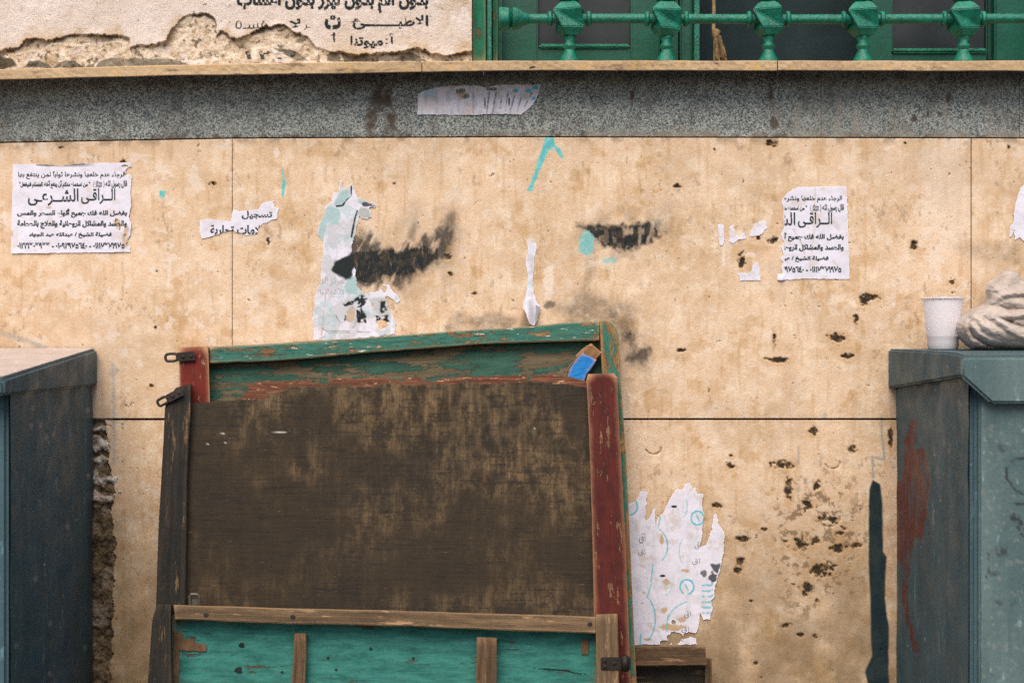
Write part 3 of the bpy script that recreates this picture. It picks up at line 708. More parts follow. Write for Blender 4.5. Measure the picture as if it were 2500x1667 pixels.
def pl_depth(X, Y):
    s = skin(X, Y)
    up = sst(-1.2, 1.2, s)
    second = sst(-1, 2, np.interp(X, [-160, 0, 60, 95, 130, 200, 260, 310, 330, 430, 480, 560, 640, 690, 750, 820, 900, 1160], [140, 138, 128, 126, 104, 112, 102, 104, 150, 150, 150, 140, 118, 130, 152, 150, 152, 150]) + (fbm(X, Y, 12, 3, 53) - .5) * 10 - Y)
    rough = (fbm(X, Y, 26, 5, 54, .62) - .5)
    seg = sst(.30, .55, fbm(X, Y * .2, 70, 3, 58)) * .75 + .25
    base = -.0045 * seg + .003 * (1 - second) + rough * .009
    top = .004 + (fbm(X, Y, 120, 4, 55) - .5) * .005 + (fbm(X, Y, 14, 3, 56) - .5) * .0012
    # crust lifts towards its edge
    lift = np.exp(-np.clip(s, 0, 99) / 14) * .0035 * seg
    return up * (top + lift) + (1 - up) * base
def pl_masks(X, Y):
    s = skin(X, Y); z = np.zeros(X.shape)
    bare = 1 - sst(-1.5, .5, s)
    ink = sst(.12, .5, stencil.at(X, Y)) * sst(.30, .46, fbm(X, Y, 9, 4, 57, .6) + .12) * 1.15 * (1 - bare * .2)
    ink[bare > .8] *= (Y[bare > .8] > 122)
    ochre = sst(.45, .62, fbm(X, Y, 50, 4, 58)) * np.exp(-np.clip(s, 0, 200) / 22) * .9
    ochre = np.maximum(ochre, sst(1040, 1150, X) * sst(.4, .6, fbm(X, Y / 3, 24, 4, 59)) * .8)
    pale = sst(.45, .6, fbm(X, Y, 40, 4, 60)) * bare * sst(90, 130, Y)
    grey = blob(X, Y, [(230, 168), (240, 152), (270, 140), (330, 143), (420, 145), (465, 160), (440, 170)], 1.5, 4, 20, 61) * .9
    for pts in [[(60, 165), (70, 150), (100, 148), (130, 168)], [(130, 166), (155, 147), (185, 148), (205, 168)], [(-10, 165), (-10, 138), (30, 142), (42, 162), (10, 170)], [(205, 168), (215, 158), (232, 152), (232, 168)], [(660, 115), (720, 125), (755, 150), (720, 148)], [(830, 130), (900, 140), (960, 130), (1010, 128), (1040, 150), (840, 152)]]:
        grey = np.maximum(grey, blob(X, Y, pts, 1.2, 5, 14, 62))
    dark = blob(X, Y, [(-20, 170), (-10, 140), (28, 143), (40, 160), (10, 172)], 2, 5) * .75
    dark = np.maximum(dark, (1 - sst(0, 7, abs(s + 4))) * sst(.40, .55, fbm(X, Y, 20, 4, 63)) * .85)
    dark = np.maximum(dark, bare * sst(.64, .70, fbm(X, Y, 12, 4, 64, .6)) * .7)
    dark = np.maximum(dark, blob(X, Y, [(800, 126), (832, 126), (832, 146), (880, 150), (850, 153), (800, 148)], 1.5, 4) * .8)
    dark = np.maximum(dark, spot(X, Y, 684, 160, 9, 8) * .8)
    bare = bare * (1 - pale * .75)
    return {'m1': np.stack([bare, ink, ochre], -1), 'm2': np.stack([grey, dark, z], -1)}
surface('plaster', -160, -230, 1152, 176, 1.7, pl_depth, PLASTER, wall, masks=pl_masks, thick=.06,
        ybow=lambda X, Y: np.where(Y > -40, -40 + (Y + 40) / 216. * (led(X, 0) + 4 + 40), Y))

# bulk of the wall behind the facing and beyond the picture
CORE = m_plain('mortar_core', (.16, .125, .09), .95)
UPW = m_plain('upper_wall_plaster', (.55, .45, .38), .95, sc=4, v=.8)
link('masonry_core', box_mesh(-2.6, 2.6, .022, .30, 0, EYE + .475, 0), CORE, wall)
link('masonry_core', box_mesh(-2.6, P(1150, 0, 0)[0] - .004, .062, .30, EYE + .477, 3.2, 0), CORE, wall)
for x0, x1 in [(-2.6, P(-162, 0, 0)[0]), (P(2682, 0, 0)[0], 2.6)]:
    link('side_facing', box_mesh(x0, x1, .001, .03, 0, EYE + .474, 0), CORE, wall)
link('upper_facing', box_mesh(-2.6, P(-162, 0, 0)[0], .0, .06, EYE + .478, 3.2, 0), UPW, wall)
link('upper_facing', box_mesh(P(-162, 0, 0)[0], P(1150, 0, 0)[0] - .004, .0, .06, P(0, -232, 0)[2], 3.2, 0), UPW, wall)
link('upper_facing', box_mesh(1.35, 2.6, .0, .30, EYE + .478, 3.2, 0), UPW, wall)
link('upper_facing', box_mesh(P(1150, 0, 0)[0], 1.35, .0, .30, 2.75, 3.2, 0), UPW, wall)

# ------------------------------------------------------------------ window in the wall
win = empty('window', P(1830, 149, -.1)); win.parent = wall
ZS = P(0, 149, .062)[2]          # sill level
WT = 2.74
def vbox(name, px0, px1, y0, y1, mat, parent, z0=None, z1=WT, bev=.003):
    d = -y0
    return link(name, box_mesh(P(px0, 0, d)[0], P(px1, 0, d)[0], y0, y1, ZS if z0 is None else z0, z1, bev), mat, parent)
def UVbox(name, px0, px1, y0, mat, th, seed, parent):
    return plank(name, [(px0, -900), (px0, 152)], [(px1, -900), (px1, 152)], lambda x, y: -y0, th, mat, parent, n=60, m=4, wob=.8, seed=seed)
UVbox('jamb', 1153, 1187, .012, GREENOLD, .08, 3, win)
UVbox('jamb', 1189, 1201, .004, GREENI, .06, 4, win)
UVbox('jamb', 1203, 1216, .024, GREENOLD, .08, 5, win)
vbox('jamb', 1217, 1225, .03, .16, GREENW, win)
YC = .085
GLASS = NT('dusty_dark_pane', .35, .4); GLASS.col(GLASS.mix(GLASS.noise(12, 4, lo=.3, hi=.7), (.009, .013, .016), (.019, .024, .027))); GLASS = GLASS.m
def zpx(py, y): return P(0, py, -y)[2]
# left leaf
for a, b, yy in [(1222, 1313, YC), (1540, 1612, YC), (1660, 1690, YC + .012)]:
    vbox('casement_stile', a, b, yy, yy + .035, GREENW, win)
vbox('casement_stile', 1616, 1656, YC - .012, YC + .03, GREENW, win)
vbox('glazing_bead', 1696, 1708, YC - .016, YC + .02, GREENI, win)
link('bottom_rail', box_mesh(P(1313, 0, -YC)[0] - .001, P(1540, 0, -YC)[0] + .001, YC + .002, YC + .033, ZS, zpx(118, YC), .002), GREENW, win)
link('glazing_bead', box_mesh(P(1316, 0, -YC)[0], P(1537, 0, -YC)[0], YC - .004, YC + .016, zpx(119, YC), zpx(108, YC), .003), GREENI, win)
link('pane', box_mesh(P(1310, 0, -YC)[0], P(1542, 0, -YC)[0], YC + .018, YC + .022, zpx(120, YC), WT, 0), GLASS, win)
# right leaf
vbox('casement_stile', 2112, 2180, YC, YC + .035, GREENW, win)
vbox('casement_stile', 2408, 2428, YC + .01, YC + .04, m_plain('shadowed_green_rebate', (.003, .05, .035), .6), win)
vbox('casement_stile', 2429, 2700, YC - .01, YC + .035, GREENW, win)
link('bottom_rail', box_mesh(P(2180, 0, -YC)[0] - .001, P(2408, 0, -YC)[0] + .001, YC + .002, YC + .033, ZS, zpx(130, YC), .002), GREENW, win)
link('glazing_bead', box_mesh(P(2176, 0, -YC)[0], P(2412, 0, -YC)[0], YC - .006, YC + .016, zpx(131, YC), zpx(119, YC), .004), GREENI, win)
link('pane', box_mesh(P(2176, 0, -YC)[0], P(2411, 0, -YC)[0], YC + .018, YC + .022, zpx(133, YC), WT, 0), GLASS, win)
# shallow box behind the open leaf, coloured with the room's shade
import bmesh
def room():
    bm = bmesh.new(); bmesh.ops.create_cube(bm, size=1)
    x0, x1, y0, y1, z0, z1 = P(1180, 0, -.1)[0], 1.45, .13, .29, ZS - .02, 2.8
    for v in bm.verts: v.co = Vector(((x0 + x1) / 2 + v.co.x * (x1 - x0), (y0 + y1) / 2 + v.co.y * (y1 - y0), (z0 + z1) / 2 + v.co.z * (z1 - z0)))
    f = [f for f in bm.faces if f.calc_center_median().y < y0 + .01]; bmesh.ops.delete(bm, geom=f, context='FACES')
    me = bpy.data.meshes.new('m'); bm.to_mesh(me); bm.free(); me.flip_normals(); return me
link('room_interior', room(), DARKROOM, win)
link('window_board', box_mesh(P(1155, 0, 0)[0], 1.35, .15, .30, ZS - .03, ZS - .004, .002), DARKROOM, win)

# ------------------------------------------------------------------ window grille
YG = -.024
gr = empty('window_grille', P(1225, 149, .012))
tag(gr, 'green painted iron window grille with faceted knobs on a round rail', 'grille')
def gx(px): return P(px, 0, -YG)[0]
def gz(py): return P(0, py, -YG)[2]
SPC = K * D / (D + YG) if False else K
RAILZ = gz(47)
def rail(z):
    xs = np.linspace(gx(1285), gx(2700), 80)
    V = [(x, YG, z + .0006 * sin(x * 9)) for x in xs]
    return link('rail', tube_mesh(V, .0085, 14), GREENI, gr, True)
rail(RAILZ); rail(RAILZ + .30)
def collar(x, z, r, w):
    pr = [(r * .75, -w / 2), (r, -w / 4), (r, w / 4), (r * .75, w / 2)]
    return lathe_mesh(pr, (x, YG, z), 16, 'x')
def knob_mesh(seed=0):
    r = .0245; H = .0215; V = []
    levels = [(-.031, .014, 25), (-H + .004, .0235, 25), (H * .62, .0285, 0), (.0235, .020, 0), (.029, .0135, 0)]
    for h, rr, tw in levels:
        for k in range(4):
            a = radians(45 + 90 * k + tw - 8 + 270)
            V.append((rr * 1.25 * cos(a) if 1 else 0, rr * 1.25 * sin(a), h))
    F = []
    for i in range(4):
        for k in range(4):
            a, b, c, d = i * 4 + k, i * 4 + (k + 1) % 4, (i + 1) * 4 + (k + 1) % 4, (i + 1) * 4 + k
            if i == 1: F += [(a, b, d), (b, c, d)]
            else: F += [(a, b, c, d)]
    F += [(3, 2, 1, 0), (16, 17, 18, 19)]
    me = np_mesh(V, F)
    bm = bmesh.new(); bm.from_mesh(me); bmesh.ops.recalc_face_normals(bm, faces=bm.faces); bmesh.ops.bevel(bm, geom=bm.edges[:], offset=.0013, segments=2, affect='EDGES')
    bm.to_mesh(me); bm.free(); me.shade_smooth(); me.set_sharp_from_angle(angle=radians(28)) if hasattr(me, 'set_sharp_from_angle') else None
    return me
def spindle_mesh(z0, z1):
    h = z1 - z0
    pr = [(.019, 0), (.019, .004), (.0175, .008), (.013, .016), (.0095, .024), (.0078, .028), (.0072, h - .030), (.0088, h - .024), (.0115, h - .021), (.0115, h - .017), (.008, h - .013), (.010, h - .006), (.012, h)]
    return lathe_mesh(pr, (0, 0, z0), 20)
rng = random.Random(4)
KN, SP1 = knob_mesh(), spindle_mesh(ZS - RAILZ, -.029)
UPP = lathe_mesh([(.012, .028), (.018, .033), (.019, .037), (.014, .041), (.0075, .050), (.0072, .14), (.0105, .15), (.0072, .16), (.0072, .262), (.012, .272)], (0, 0, 0), 20)
for me in (SP1, UPP): me.shade_smooth()
CL = collar(0, 0, .0135, .009); CL.transform(Matrix.Translation((0, -YG, 0))); CL.shade_smooth()
first = {}
XK = [1390, 1627, 1876, 2106, 2352, 2590]
for i, px in enumerate(XK):
    for nm, me, dx, dz in [('knob', KN, 0, 0), ('baluster', SP1, 0, 0), ('upper_baluster', UPP, 0, 0), ('collar', CL, -.034, 0), ('collar', CL, .034, 0), ('knob', KN, 0, .30)]:
        if nm in first: o = bpy.data.objects.new(nm, first[nm])
        else:
            o = bpy.data.objects.new(nm, me); me.materials.append(GREENI); first[nm] = me
        COL.objects.link(o); o.parent = gr
        o.location = Vector((gx(px) + dx, YG, RAILZ + dz)) - gr.location
        if nm == 'knob': o.rotation_euler = (rng.uniform(-.05, .05), rng.uniform(-.05, .05), rng.uniform(-.12, .12))
o = link('end_boss', lathe_mesh([(.019, -.033), (.0205, -.030), (.0195, -.016), (.013, -.010), (.0205, -.0085), (.019, -.002), (.012, .010), (.009, .018)], (gx(1264), YG, RAILZ), 20, 'x'), GREENI, gr, True)
o.data.set_sharp_from_angle(angle=radians(30))

# tassel hanging inside the grille
ts = empty('rope_tassel', P(1745, 60, -.03))
tag(ts, 'frayed tan rope tassel hanging in the dark window between two grille knobs', 'tassel')
ROPE = m_plain('tan_rope', (.36, .25, .13), .9, sc=60, v=.4, bs=400)
pts = [Vector(P(1742 + sin(t * 9) * .8, y, -.03)) for t, y in zip(np.linspace(0, 1, 60), np.linspace(-900, 88, 60))]
link('cord', tube_mesh(pts, .0034, 8), ROPE, ts, True)
link('knot', lathe_mesh([(.003, -.008), (.007, -.005), (.0055, 0), (.0075, .005), (.003, .009)], P(1749, 84, -.03), 12), ROPE, ts, True)
bm = bmesh.new()
for k in range(46):
    a = rng.uniform(0, TWO); r0 = rng.uniform(0, .006); r1 = rng.uniform(.004, .014)
    x0, y0, z0 = P(1750, 88, -.03); z1 = P(0, rng.uniform(138, 152), -.03)[2]
    p = [(x0 + cos(a) * (r0 + (r1 - r0) * t ** .8) + .006 * t + rng.uniform(-.0006, .0006), y0 + sin(a) * (r0 + (r1 - r0) * t) , z0 + (z1 - z0) * t) for t in (0, .3, .6, .85, 1)]
    me = tube_mesh(p, .0011, 5); bm.from_mesh(me)
me = bpy.data.meshes.new('m'); bm.to_mesh(me); bm.free()
link('strands', me, ROPE, ts)

# ------------------------------------------------------------------ papers pasted on the wall
def paper(name, pts, label, cat, masks, res=1.0, holes=(), warp=1.0, wsize=7, lift=None, off=.0022, mat=PAPER, seed=5, group=None):
    P0 = np.asarray(pts, float)
    def keep(X, Y):
        s = poly_sdf(X, Y, P0) + (fbm(X, Y, wsize, 3, seed) - .5) * 2 * warp
        k = s < 0
        for h in holes:
            if len(h) == 4 and not isinstance(h[0], tuple): k &= spot(X, Y, *h, .05, .45, int(h[0])) < .5
            else: k &= blob(X, Y, h, .5, 2.5, 8, 9) < .5
        return k
    def dep(X, Y):
        d = off + (fbm(X, Y, 60, 3, seed) - .5) * .0016 + (fbm(X, Y, 12, 2, seed + 1) - .5) * .0004
        if lift is not None: d = d + lift(X, Y)
        return d
    o = surface(name, P0[:, 0].min() - 2, P0[:, 1].min() - 2, P0[:, 0].max() + 2, P0[:, 1].max() + 2, res, dep, mat, None, keep, .0, masks, smooth=True)
    return tag(o, label, cat, group or {'flyer': 'printed flyers pasted on the wall', 'paper scrap': 'torn paper scraps on the wall', 'poster': 'torn poster remnants on the wall'}[cat])
def zero(X): return np.zeros(X.shape)
pr1 = Print(25, 395, 325, 620)
def flyer_text(pr, dx, dy, sx=1.0, miss=False):
    def b(x0, y0, x1, y1): return (dx + x0, dy + y0, dx + x1, dy + y1)
    pr.text('الرجاء عدم خلعها ونشرها ثواباً لمن ينتفع بها', b(14, 17, 276, 37), .02)
    pr.text('قال رسول الله (', b(222, 40, 280, 59), .034).text(' " من استطاع منكم أن ينفع أخاه المسلم فليفعل"', b(17, 40, 190, 60), .034)
    pr.text('ﷺ', b(204, 41, 219, 58), 0, raw=True).text('(', b(198, 42, 201, 58), 0, raw=True)
    pr.text('الــراقـى', b(168, 60, 252, 98), .018)
    pr.text('الشــرعـى', b(38, 60, 162, 102), .018)
    pr.text('بفضل الله فك جميع أنواع السحر والمس', b(12, 109, 280, 131), .045)
    pr.text('والحسد والمشاكل الروحانية والعلاج بالحجامة', b(12, 137, 280, 158), .045)
    pr.text('فضيلة الشيخ / عبدالله عبد الجواد', b(40, 166, 243, 181), .042)
    pr.text('٠١٢٢١٣٠٣٩٣٣ - ٠١٠٩٢٩٧٥٦٤٠ - ٠١١١٧٣٧١٩٧٥', b(12, 186, 274, 207), .04, raw=True)
    return pr
flyer_text(pr1, 30, 401).blur(1)
def mk_fl1(X, Y):
    ink = sst(.1, .45, pr1.at(X, Y)) * sst(.08, .2, fbm(X, Y, 8, 4, 18))
    tea = spot(X, Y, 120, 507, 7, 4) * .9
    for h in [(286, 545, 8, 14), (305, 590, 9, 20), (308, 560, 6, 12), (30, 570, 3, 6)]: tea = np.maximum(tea, spot(X, Y, *h, .3, .7, int(h[1])) * .9)
    tea = np.maximum(tea, sst(.64, .7, fbm(X, Y, 20, 4, 17)) * .25)
    z = zero(X)
    return {'m1': np.stack([ink, z, tea], -1), 'm2': np.stack([stroke(X, Y, [(90, 403), (150, 406), (230, 400)], 3, 1, 1) * .6, z, stroke(X, Y, [(88, 403), (150, 404), (205, 400)], 2, .8, 1) * .8], -1)}
paper('flyer', [(32, 402), (90, 401), (150, 405), (200, 399), (318, 397), (322, 408), (318, 425), (322, 430), (318, 470), (320, 500), (314, 530), (320, 545), (318, 575), (310, 585), (316, 600), (318, 615), (27, 619), (29, 540)],
      'whole white flyer with seven lines of black Arabic print, above the left cabinet', 'flyer', mk_fl1,
      holes=[(304, 405, 10, 3), (316, 416, 9, 10), (284, 540, 4, 6), (293, 555, 3, 8), (305, 578, 4, 9), (312, 596, 5, 6), (308, 425, 6, 3)], warp=.8,
      lift=lambda X, Y: .003 * (1 - sst(0, 10, Y - 398)) * sst(80, 120, X) * (1 - sst(200, 240, X)))
pr2 = Print(1890, 445, 2080, 690)
flyer_text(pr2, 1780, 459, ).blur(1)
def mk_fl2(X, Y):
    Xs = 1780 + (X - 1780) * 1.0
    ink = sst(.1, .45, pr2.at(X, Y)) * sst(.08, .2, fbm(X, Y, 8, 4, 28)) * sst(1912, 1918, X)
    tea = stroke(X, Y, [(1990, 460), (1988, 560), (1976, 670)], 2.5, 2, 3) * .6
    tea = np.maximum(tea, sst(.62, .7, fbm(X, Y, 24, 4, 27)) * .3)
    crease = stroke(X, Y, [(1937, 560), (1955, 590), (1964, 620)], 3, 1, 2) * .8
    z = zero(X)
    return {'m1': np.stack([ink, z, np.maximum(tea, crease * .5)], -1), 'm2': np.stack([crease * .4, z, z], -1)}
paper('flyer', [(1945, 457), (2066, 455), (2070, 560), (2074, 681), (1980, 680), (1897, 683), (1899, 668), (1912, 668), (1908, 652), (1914, 640), (1906, 632), (1913, 622), (1908, 604), (1914, 590), (1906, 572), (1914, 556), (1912, 530), (1914, 510), (1908, 492), (1914, 480), (1930, 466)],
      'half flyer with its left side torn away, black Arabic print, right of the soot smears', 'flyer', mk_fl2, warp=1.6,
      lift=lambda X, Y: .004 * (1 - sst(0, 14, abs(X - 1908))) * sst(660, 680, Y))
pr3 = Print(490, 500, 690, 590)
pr3.text('تسجيل', (590, 515, 665, 536), .035).text('علامات تجارية', (513, 549, 650, 579), .035).blur(1)
def mk3(X, Y):
    z = zero(X); return {'m1': np.stack([sst(.25, .7, pr3.at(X, Y)), z, sst(.6, .7, fbm(X, Y, 20, 4, 7)) * .2], -1), 'm2': np.stack([z, z, z], -1)}
paper('paper_scrap', [(570, 512), (585, 516), (632, 512), (640, 496), (655, 492), (668, 490), (668, 504), (680, 510), (676, 534), (655, 540), (644, 546), (628, 556), (628, 572), (600, 574), (565, 562), (545, 566), (520, 576), (492, 583), (488, 565), (489, 538), (512, 534), (540, 540), (565, 540), (566, 526)],
      'narrow torn scrap with two short lines of black Arabic print, crossing the slab joint', 'paper scrap', mk3, warp=2.2)
# tall layered poster remnant
def mk4(X, Y):
    z = zero(X)
    grey = blob(X, Y, [(815, 500), (835, 465), (850, 460), (858, 470), (840, 495), (820, 505)], 1, 3) * .6
    grey = np.maximum(grey, blob(X, Y, [(872, 520), (880, 505), (900, 512), (905, 532), (885, 532)], 2, 3) * .9)
    grey = np.maximum(grey, sst(.46, .62, fbm(X, Y, 26, 5, 6, .6)) * .5); tq = sst(.56, .64, fbm(X, Y, 34, 5, 61, .6)) * .45
    teal = blob(X, Y, [(775, 580), (780, 540), (800, 500), (830, 510), (828, 552), (798, 545), (790, 590)], 2, 4, 16) * .85
    teal = np.maximum(teal, blob(X, Y, [(815, 500), (828, 470), (850, 460), (855, 480), (835, 500)], 2, 4) * .8)
    teal = np.maximum(teal, blob(X, Y, [(842, 700), (850, 680), (872, 670), (875, 700), (870, 720), (850, 718)], 2, 4) * .9)
    teal = np.maximum(teal, sst(.62, .68, fbm(X, Y, 22, 4, 9)) * .5 * ((Y > 590) & (Y < 625)))
    teal = np.maximum(teal, spot(X, Y, 885, 492, 12, 6) * .7)
    teal = np.maximum(teal, tq)
    dark = stroke(X, Y, [(857, 455), (858, 478), (845, 490), (836, 502), (822, 504)], 3, .8, 2) 
    dark = np.maximum(dark, stroke(X, Y, [(872, 515), (864, 545), (858, 578)], 4, 1, 1.5))
    dark = np.maximum(dark, blob(X, Y, [(808, 660), (820, 636), (850, 622), (862, 600), (885, 595), (880, 640), (866, 655), (855, 680), (845, 684), (825, 672)], 3, 5, 12))
    for pp in [[(838, 742), (862, 732), (882, 718), (890, 724), (870, 738), (842, 748)], [(870, 756), (880, 745), (892, 768), (894, 788), (874, 788)], [(872, 755), (872, 725), (895, 728), (892, 745)], [(915, 772), (948, 768), (950, 785), (920, 788)], [(925, 735), (938, 730), (946, 755), (930, 765)], [(838, 766), (848, 770), (842, 782)]]:
        dark = np.maximum(dark, blob(X, Y, pp, 2, 6, 7) * sst(.25, .4, fbm(X, Y, 7, 3, 88)))
    grey = np.maximum(grey, blob(X, Y, [(900, 730), (945, 725), (955, 780), (915, 765)], 4, 6, 14) * .7)
    dark = np.maximum(dark, spot(X, Y, 900, 500, 14, 6, .3, .8) * .9)
    tea = stroke(X, Y, [(796, 705), (792, 752), (785, 820)], 3, 1.2, 1.5) * .8
    tea = np.maximum(tea, blob(X, Y, [(846, 760), (860, 745), (868, 760), (866, 785), (845, 785)], 2, 4, 8) * .9)
    ink = pr4.at(X, Y) * .55
    for pp in [[(800, 808), (854, 808)], [(800, 812), (854, 812)], [(872, 810), (905, 810)], [(785, 800), (797, 808), (792, 822), (780, 826)], [(820, 770), (830, 788)], [(870, 770), (866, 795), (860, 800)]]:
        ink = np.maximum(ink, stroke(X, Y, pp, 1.6, .7, .8) * .7)
    return {'m1': np.stack([ink, z, tea], -1), 'm2': np.stack([grey, teal, dark], -1)}
pr4 = Print(765, 670, 850, 725)
pr4.text('مركز النـ', (780, 676, 838, 698), -.006).text('للأشعة والا', (772, 704, 838, 722), -.006)
e = pr4.b; gx_, gy_ = np.gradient(e); pr4.b = np.clip(np.hypot(gx_, gy_) * 1.6, 0, 1)
paper('poster_remnant', [(766, 828), (765, 760), (772, 705), (782, 690), (786, 650), (790, 615), (788, 590), (776, 570), (778, 545), (790, 530), (796, 505), (812, 492), (816, 470), (828, 468), (830, 440), (836, 440), (834, 460), (850, 458), (858, 450), (866, 462), (872, 480), (885, 490), (890, 482), (896, 495), (915, 495), (916, 508), (900, 508), (908, 530), (896, 534), (878, 530), (870, 550), (862, 590), (858, 620), (866, 650), (872, 700), (890, 718), (925, 712), (934, 692), (950, 698), (980, 735), (968, 738), (945, 722), (940, 728), (952, 760), (968, 790), (962, 815), (925, 820), (890, 825), (830, 830)],
      'tall ragged poster remnant, white and teal with black smears, rising behind the green rail', 'poster', mk4, warp=4.5, wsize=9,
      holes=[(900, 556, 18, 12), (938, 705, 8, 9), (932, 792, 14, 12), (910, 745, 4, 6)])
# hanging strip
def mk5(X, Y):
    z = zero(X); g = sst(.5, .65, fbm(X, Y, 24, 4, 3)) * .5; t = sst(.55, .7, fbm(X, Y, 30, 3, 4)) * .4
    return {'m1': np.stack([z, z, z], -1), 'm2': np.stack([g, t, blob(X, Y, [(1308, 745), (1320, 750), (1318, 792), (1306, 790)], 2, 2) * .6], -1)}
paper('paper_scrap', [(1284, 640), (1290, 612), (1288, 595), (1302, 582), (1310, 600), (1304, 640), (1300, 690), (1306, 730), (1318, 750), (1312, 780), (1304, 794), (1294, 790), (1284, 765), (1276, 748), (1286, 710), (1290, 680)],
      'thin curling white strip hanging just over the top of the green rail', 'paper scrap', mk5, warp=2.2, lift=lambda X, Y: .012 * sst(690, 770, Y) * (1 + .6 * np.sin(X / 7)))
# poster on the granite band
def mk6(X, Y):
    z = zero(X)
    blue = blob(X, Y, [(1022, 235), (1040, 222), (1065, 218), (1070, 228), (1035, 238)], 2, 5) * .35
    for q in [(1258, 222, 6, 5), (1290, 222, 8, 5), (1308, 214, 8, 5), (1303, 240, 5, 5)]: blue = np.maximum(blue, spot(X, Y, *q, .2, .6, int(q[0])))
    ink = stroke(X, Y, [(1155, 212), (1155, 278)], 1.5, .6, .6) * .7
    for q in [[(1195, 225), (1188, 276)], [(1212, 218), (1203, 276)], [(1226, 235), (1220, 265)], [(1240, 225), (1234, 272)], [(1256, 235), (1246, 270)], [(1272, 240), (1262, 274)], [(1280, 262), (1298, 228)]]:
        ink = np.maximum(ink, stroke(X, Y, q, 3, 1, 2.2, 8) * .8)
    tea = np.maximum(spot(X, Y, 1050, 255, 40, 18) * .25, spot(X, Y, 1128, 232, 14, 10, .2, .8) * 0.95)
    return {'m1': np.stack([ink * .8, blue, np.maximum(tea, sst(.55, .68, fbm(X, Y, 18, 4, 5)) * .4)], -1), 'm2': np.stack([sst(.58, .68, fbm(X, Y / 2, 9, 4, 2)) * .5, z, z], -1)}
paper('poster_remnant', [(1020, 280), (1020, 232), (1030, 224), (1060, 215), (1100, 210), (1160, 209), (1190, 214), (1215, 207), (1321, 207), (1316, 225), (1308, 245), (1300, 256), (1288, 268), (1272, 280), (1210, 278), (1150, 281)],
      'long low white remnant with blue flecks, pasted on the grey granite band', 'poster', mk6, warp=1.8, off=.0045 - .006, holes=[(1125, 222, 11, 6), (1138, 236, 8, 6), (1200, 218, 12, 4), (1243, 250, 2, 10), (1184, 250, 2, 12)])
# big torn poster low on the wall
pr7 = Print(1535, 1170, 1775, 1580)
for t, b in [('قـ', (1560, 1300, 1572, 1326)), ('وـ', (1558, 1340, 1572, 1356)), ('قـ', (1696, 1322, 1708, 1340)), ('قـ', (1690, 1362, 1705, 1378)), ('قـ', (1670, 1490, 1683, 1508)), ('قـ', (1664, 1528, 1678, 1544))]:
    pr7.text('ق١', (b[0], b[1], b[2] + 4, b[3]), 0, raw=True)
def mk7(X, Y):
    z = zero(X); blue = z.copy()
    def arc(cx, cy, rx, ry, a0, a1, w, v=1.):
        nonlocal blue
        pts = [(cx + rx * cos(radians(a)), cy + ry * sin(radians(a))) for a in np.linspace(a0, a1, 14)]
        blue = np.maximum(blue, stroke(X, Y, pts, w, 1, 1.2, 6, int(cx)) * v * sst(.2, .4, fbm(X, Y, 12, 3, int(cy))))
    arc(1703, 1264, 16, 17, 0, 360, 4); arc(1677, 1432, 17, 18, 0, 360, 4); arc(1538, 1236, 18, 20, -60, 90, 4, .9)
    arc(1592, 1332, 38, 45, -60, 60, 3.5, .9); arc(1560, 1510, 40, 62, -55, 55, 3.5, .9); arc(1700, 1525, 72, 60, 180, 250, 3, .8)
    arc(1623, 1432, 16, 20, -80, 80, 2.5, .6); arc(1720, 1345, 62, 60, 150, 210, 2.5, .6); arc(1660, 1235, 18, 30, -30, 70, 2.5, .6); arc(1548, 1420, 15, 60, 100, 180, 2.5, .5)
    for p in [[(1594, 1378), (1588, 1430), (1580, 1458)], [(1612, 1260), (1606, 1290)], [(1565, 1545), (1562, 1575)], [(1673, 1425), (1680, 1440)], [(1700, 1255), (1708, 1272)], [(1628, 1540), (1630, 1500)]]:
        blue = np.maximum(blue, stroke(X, Y, p, 3, 1, 1.5) * .8)
    for y in [1428, 1442, 1455, 1469, 1482, 1495]: blue = np.maximum(blue, stroke(X, Y, [(1716, y), (1735, y), (1740, y - 3)], 4, 1.2, 3, 5, y) * .8)
    ink = pr7.at(X, Y) * .8
    for q in [(1646, 1236, 7, 3.2), (1618, 1405, 7, 3.2)]: ink = np.maximum(ink, spot(X, Y, *q, .1, .1))
    dark = np.maximum(blob(X, Y, [(1728, 1412), (1738, 1395), (1752, 1402), (1750, 1418), (1738, 1422)], 2, 5, 8), blob(X, Y, [(1732, 1375), (1760, 1375), (1752, 1400), (1735, 1382)], 2, 4, 8)) * .9
    dark = np.maximum(dark, spot(X, Y, 1718, 1400, 8, 8, .2, .8) * .8)
    tea = sst(.66, .7, fbm(X, Y, 18, 4, 66)) * .35
    for q in [(1616, 1318, 5, 14), (1672, 1392, 12, 4), (1628, 1420, 8, 7), (1620, 1489, 7, 8), (1640, 1530, 28, 8), (1665, 1512, 10, 6), (1582, 1560, 9, 3), (1572, 1446, 3, 3), (1568, 1472, 3, 3)]:
        tea = np.maximum(tea, spot(X, Y, *q, .2, .6, int(q[0])))
    g = sst(.56, .66, fbm(X, Y / 3, 12, 4, 67)) * .22
    return {'m1': np.stack([ink, blue, tea], -1), 'm2': np.stack([g, z, dark], -1)}
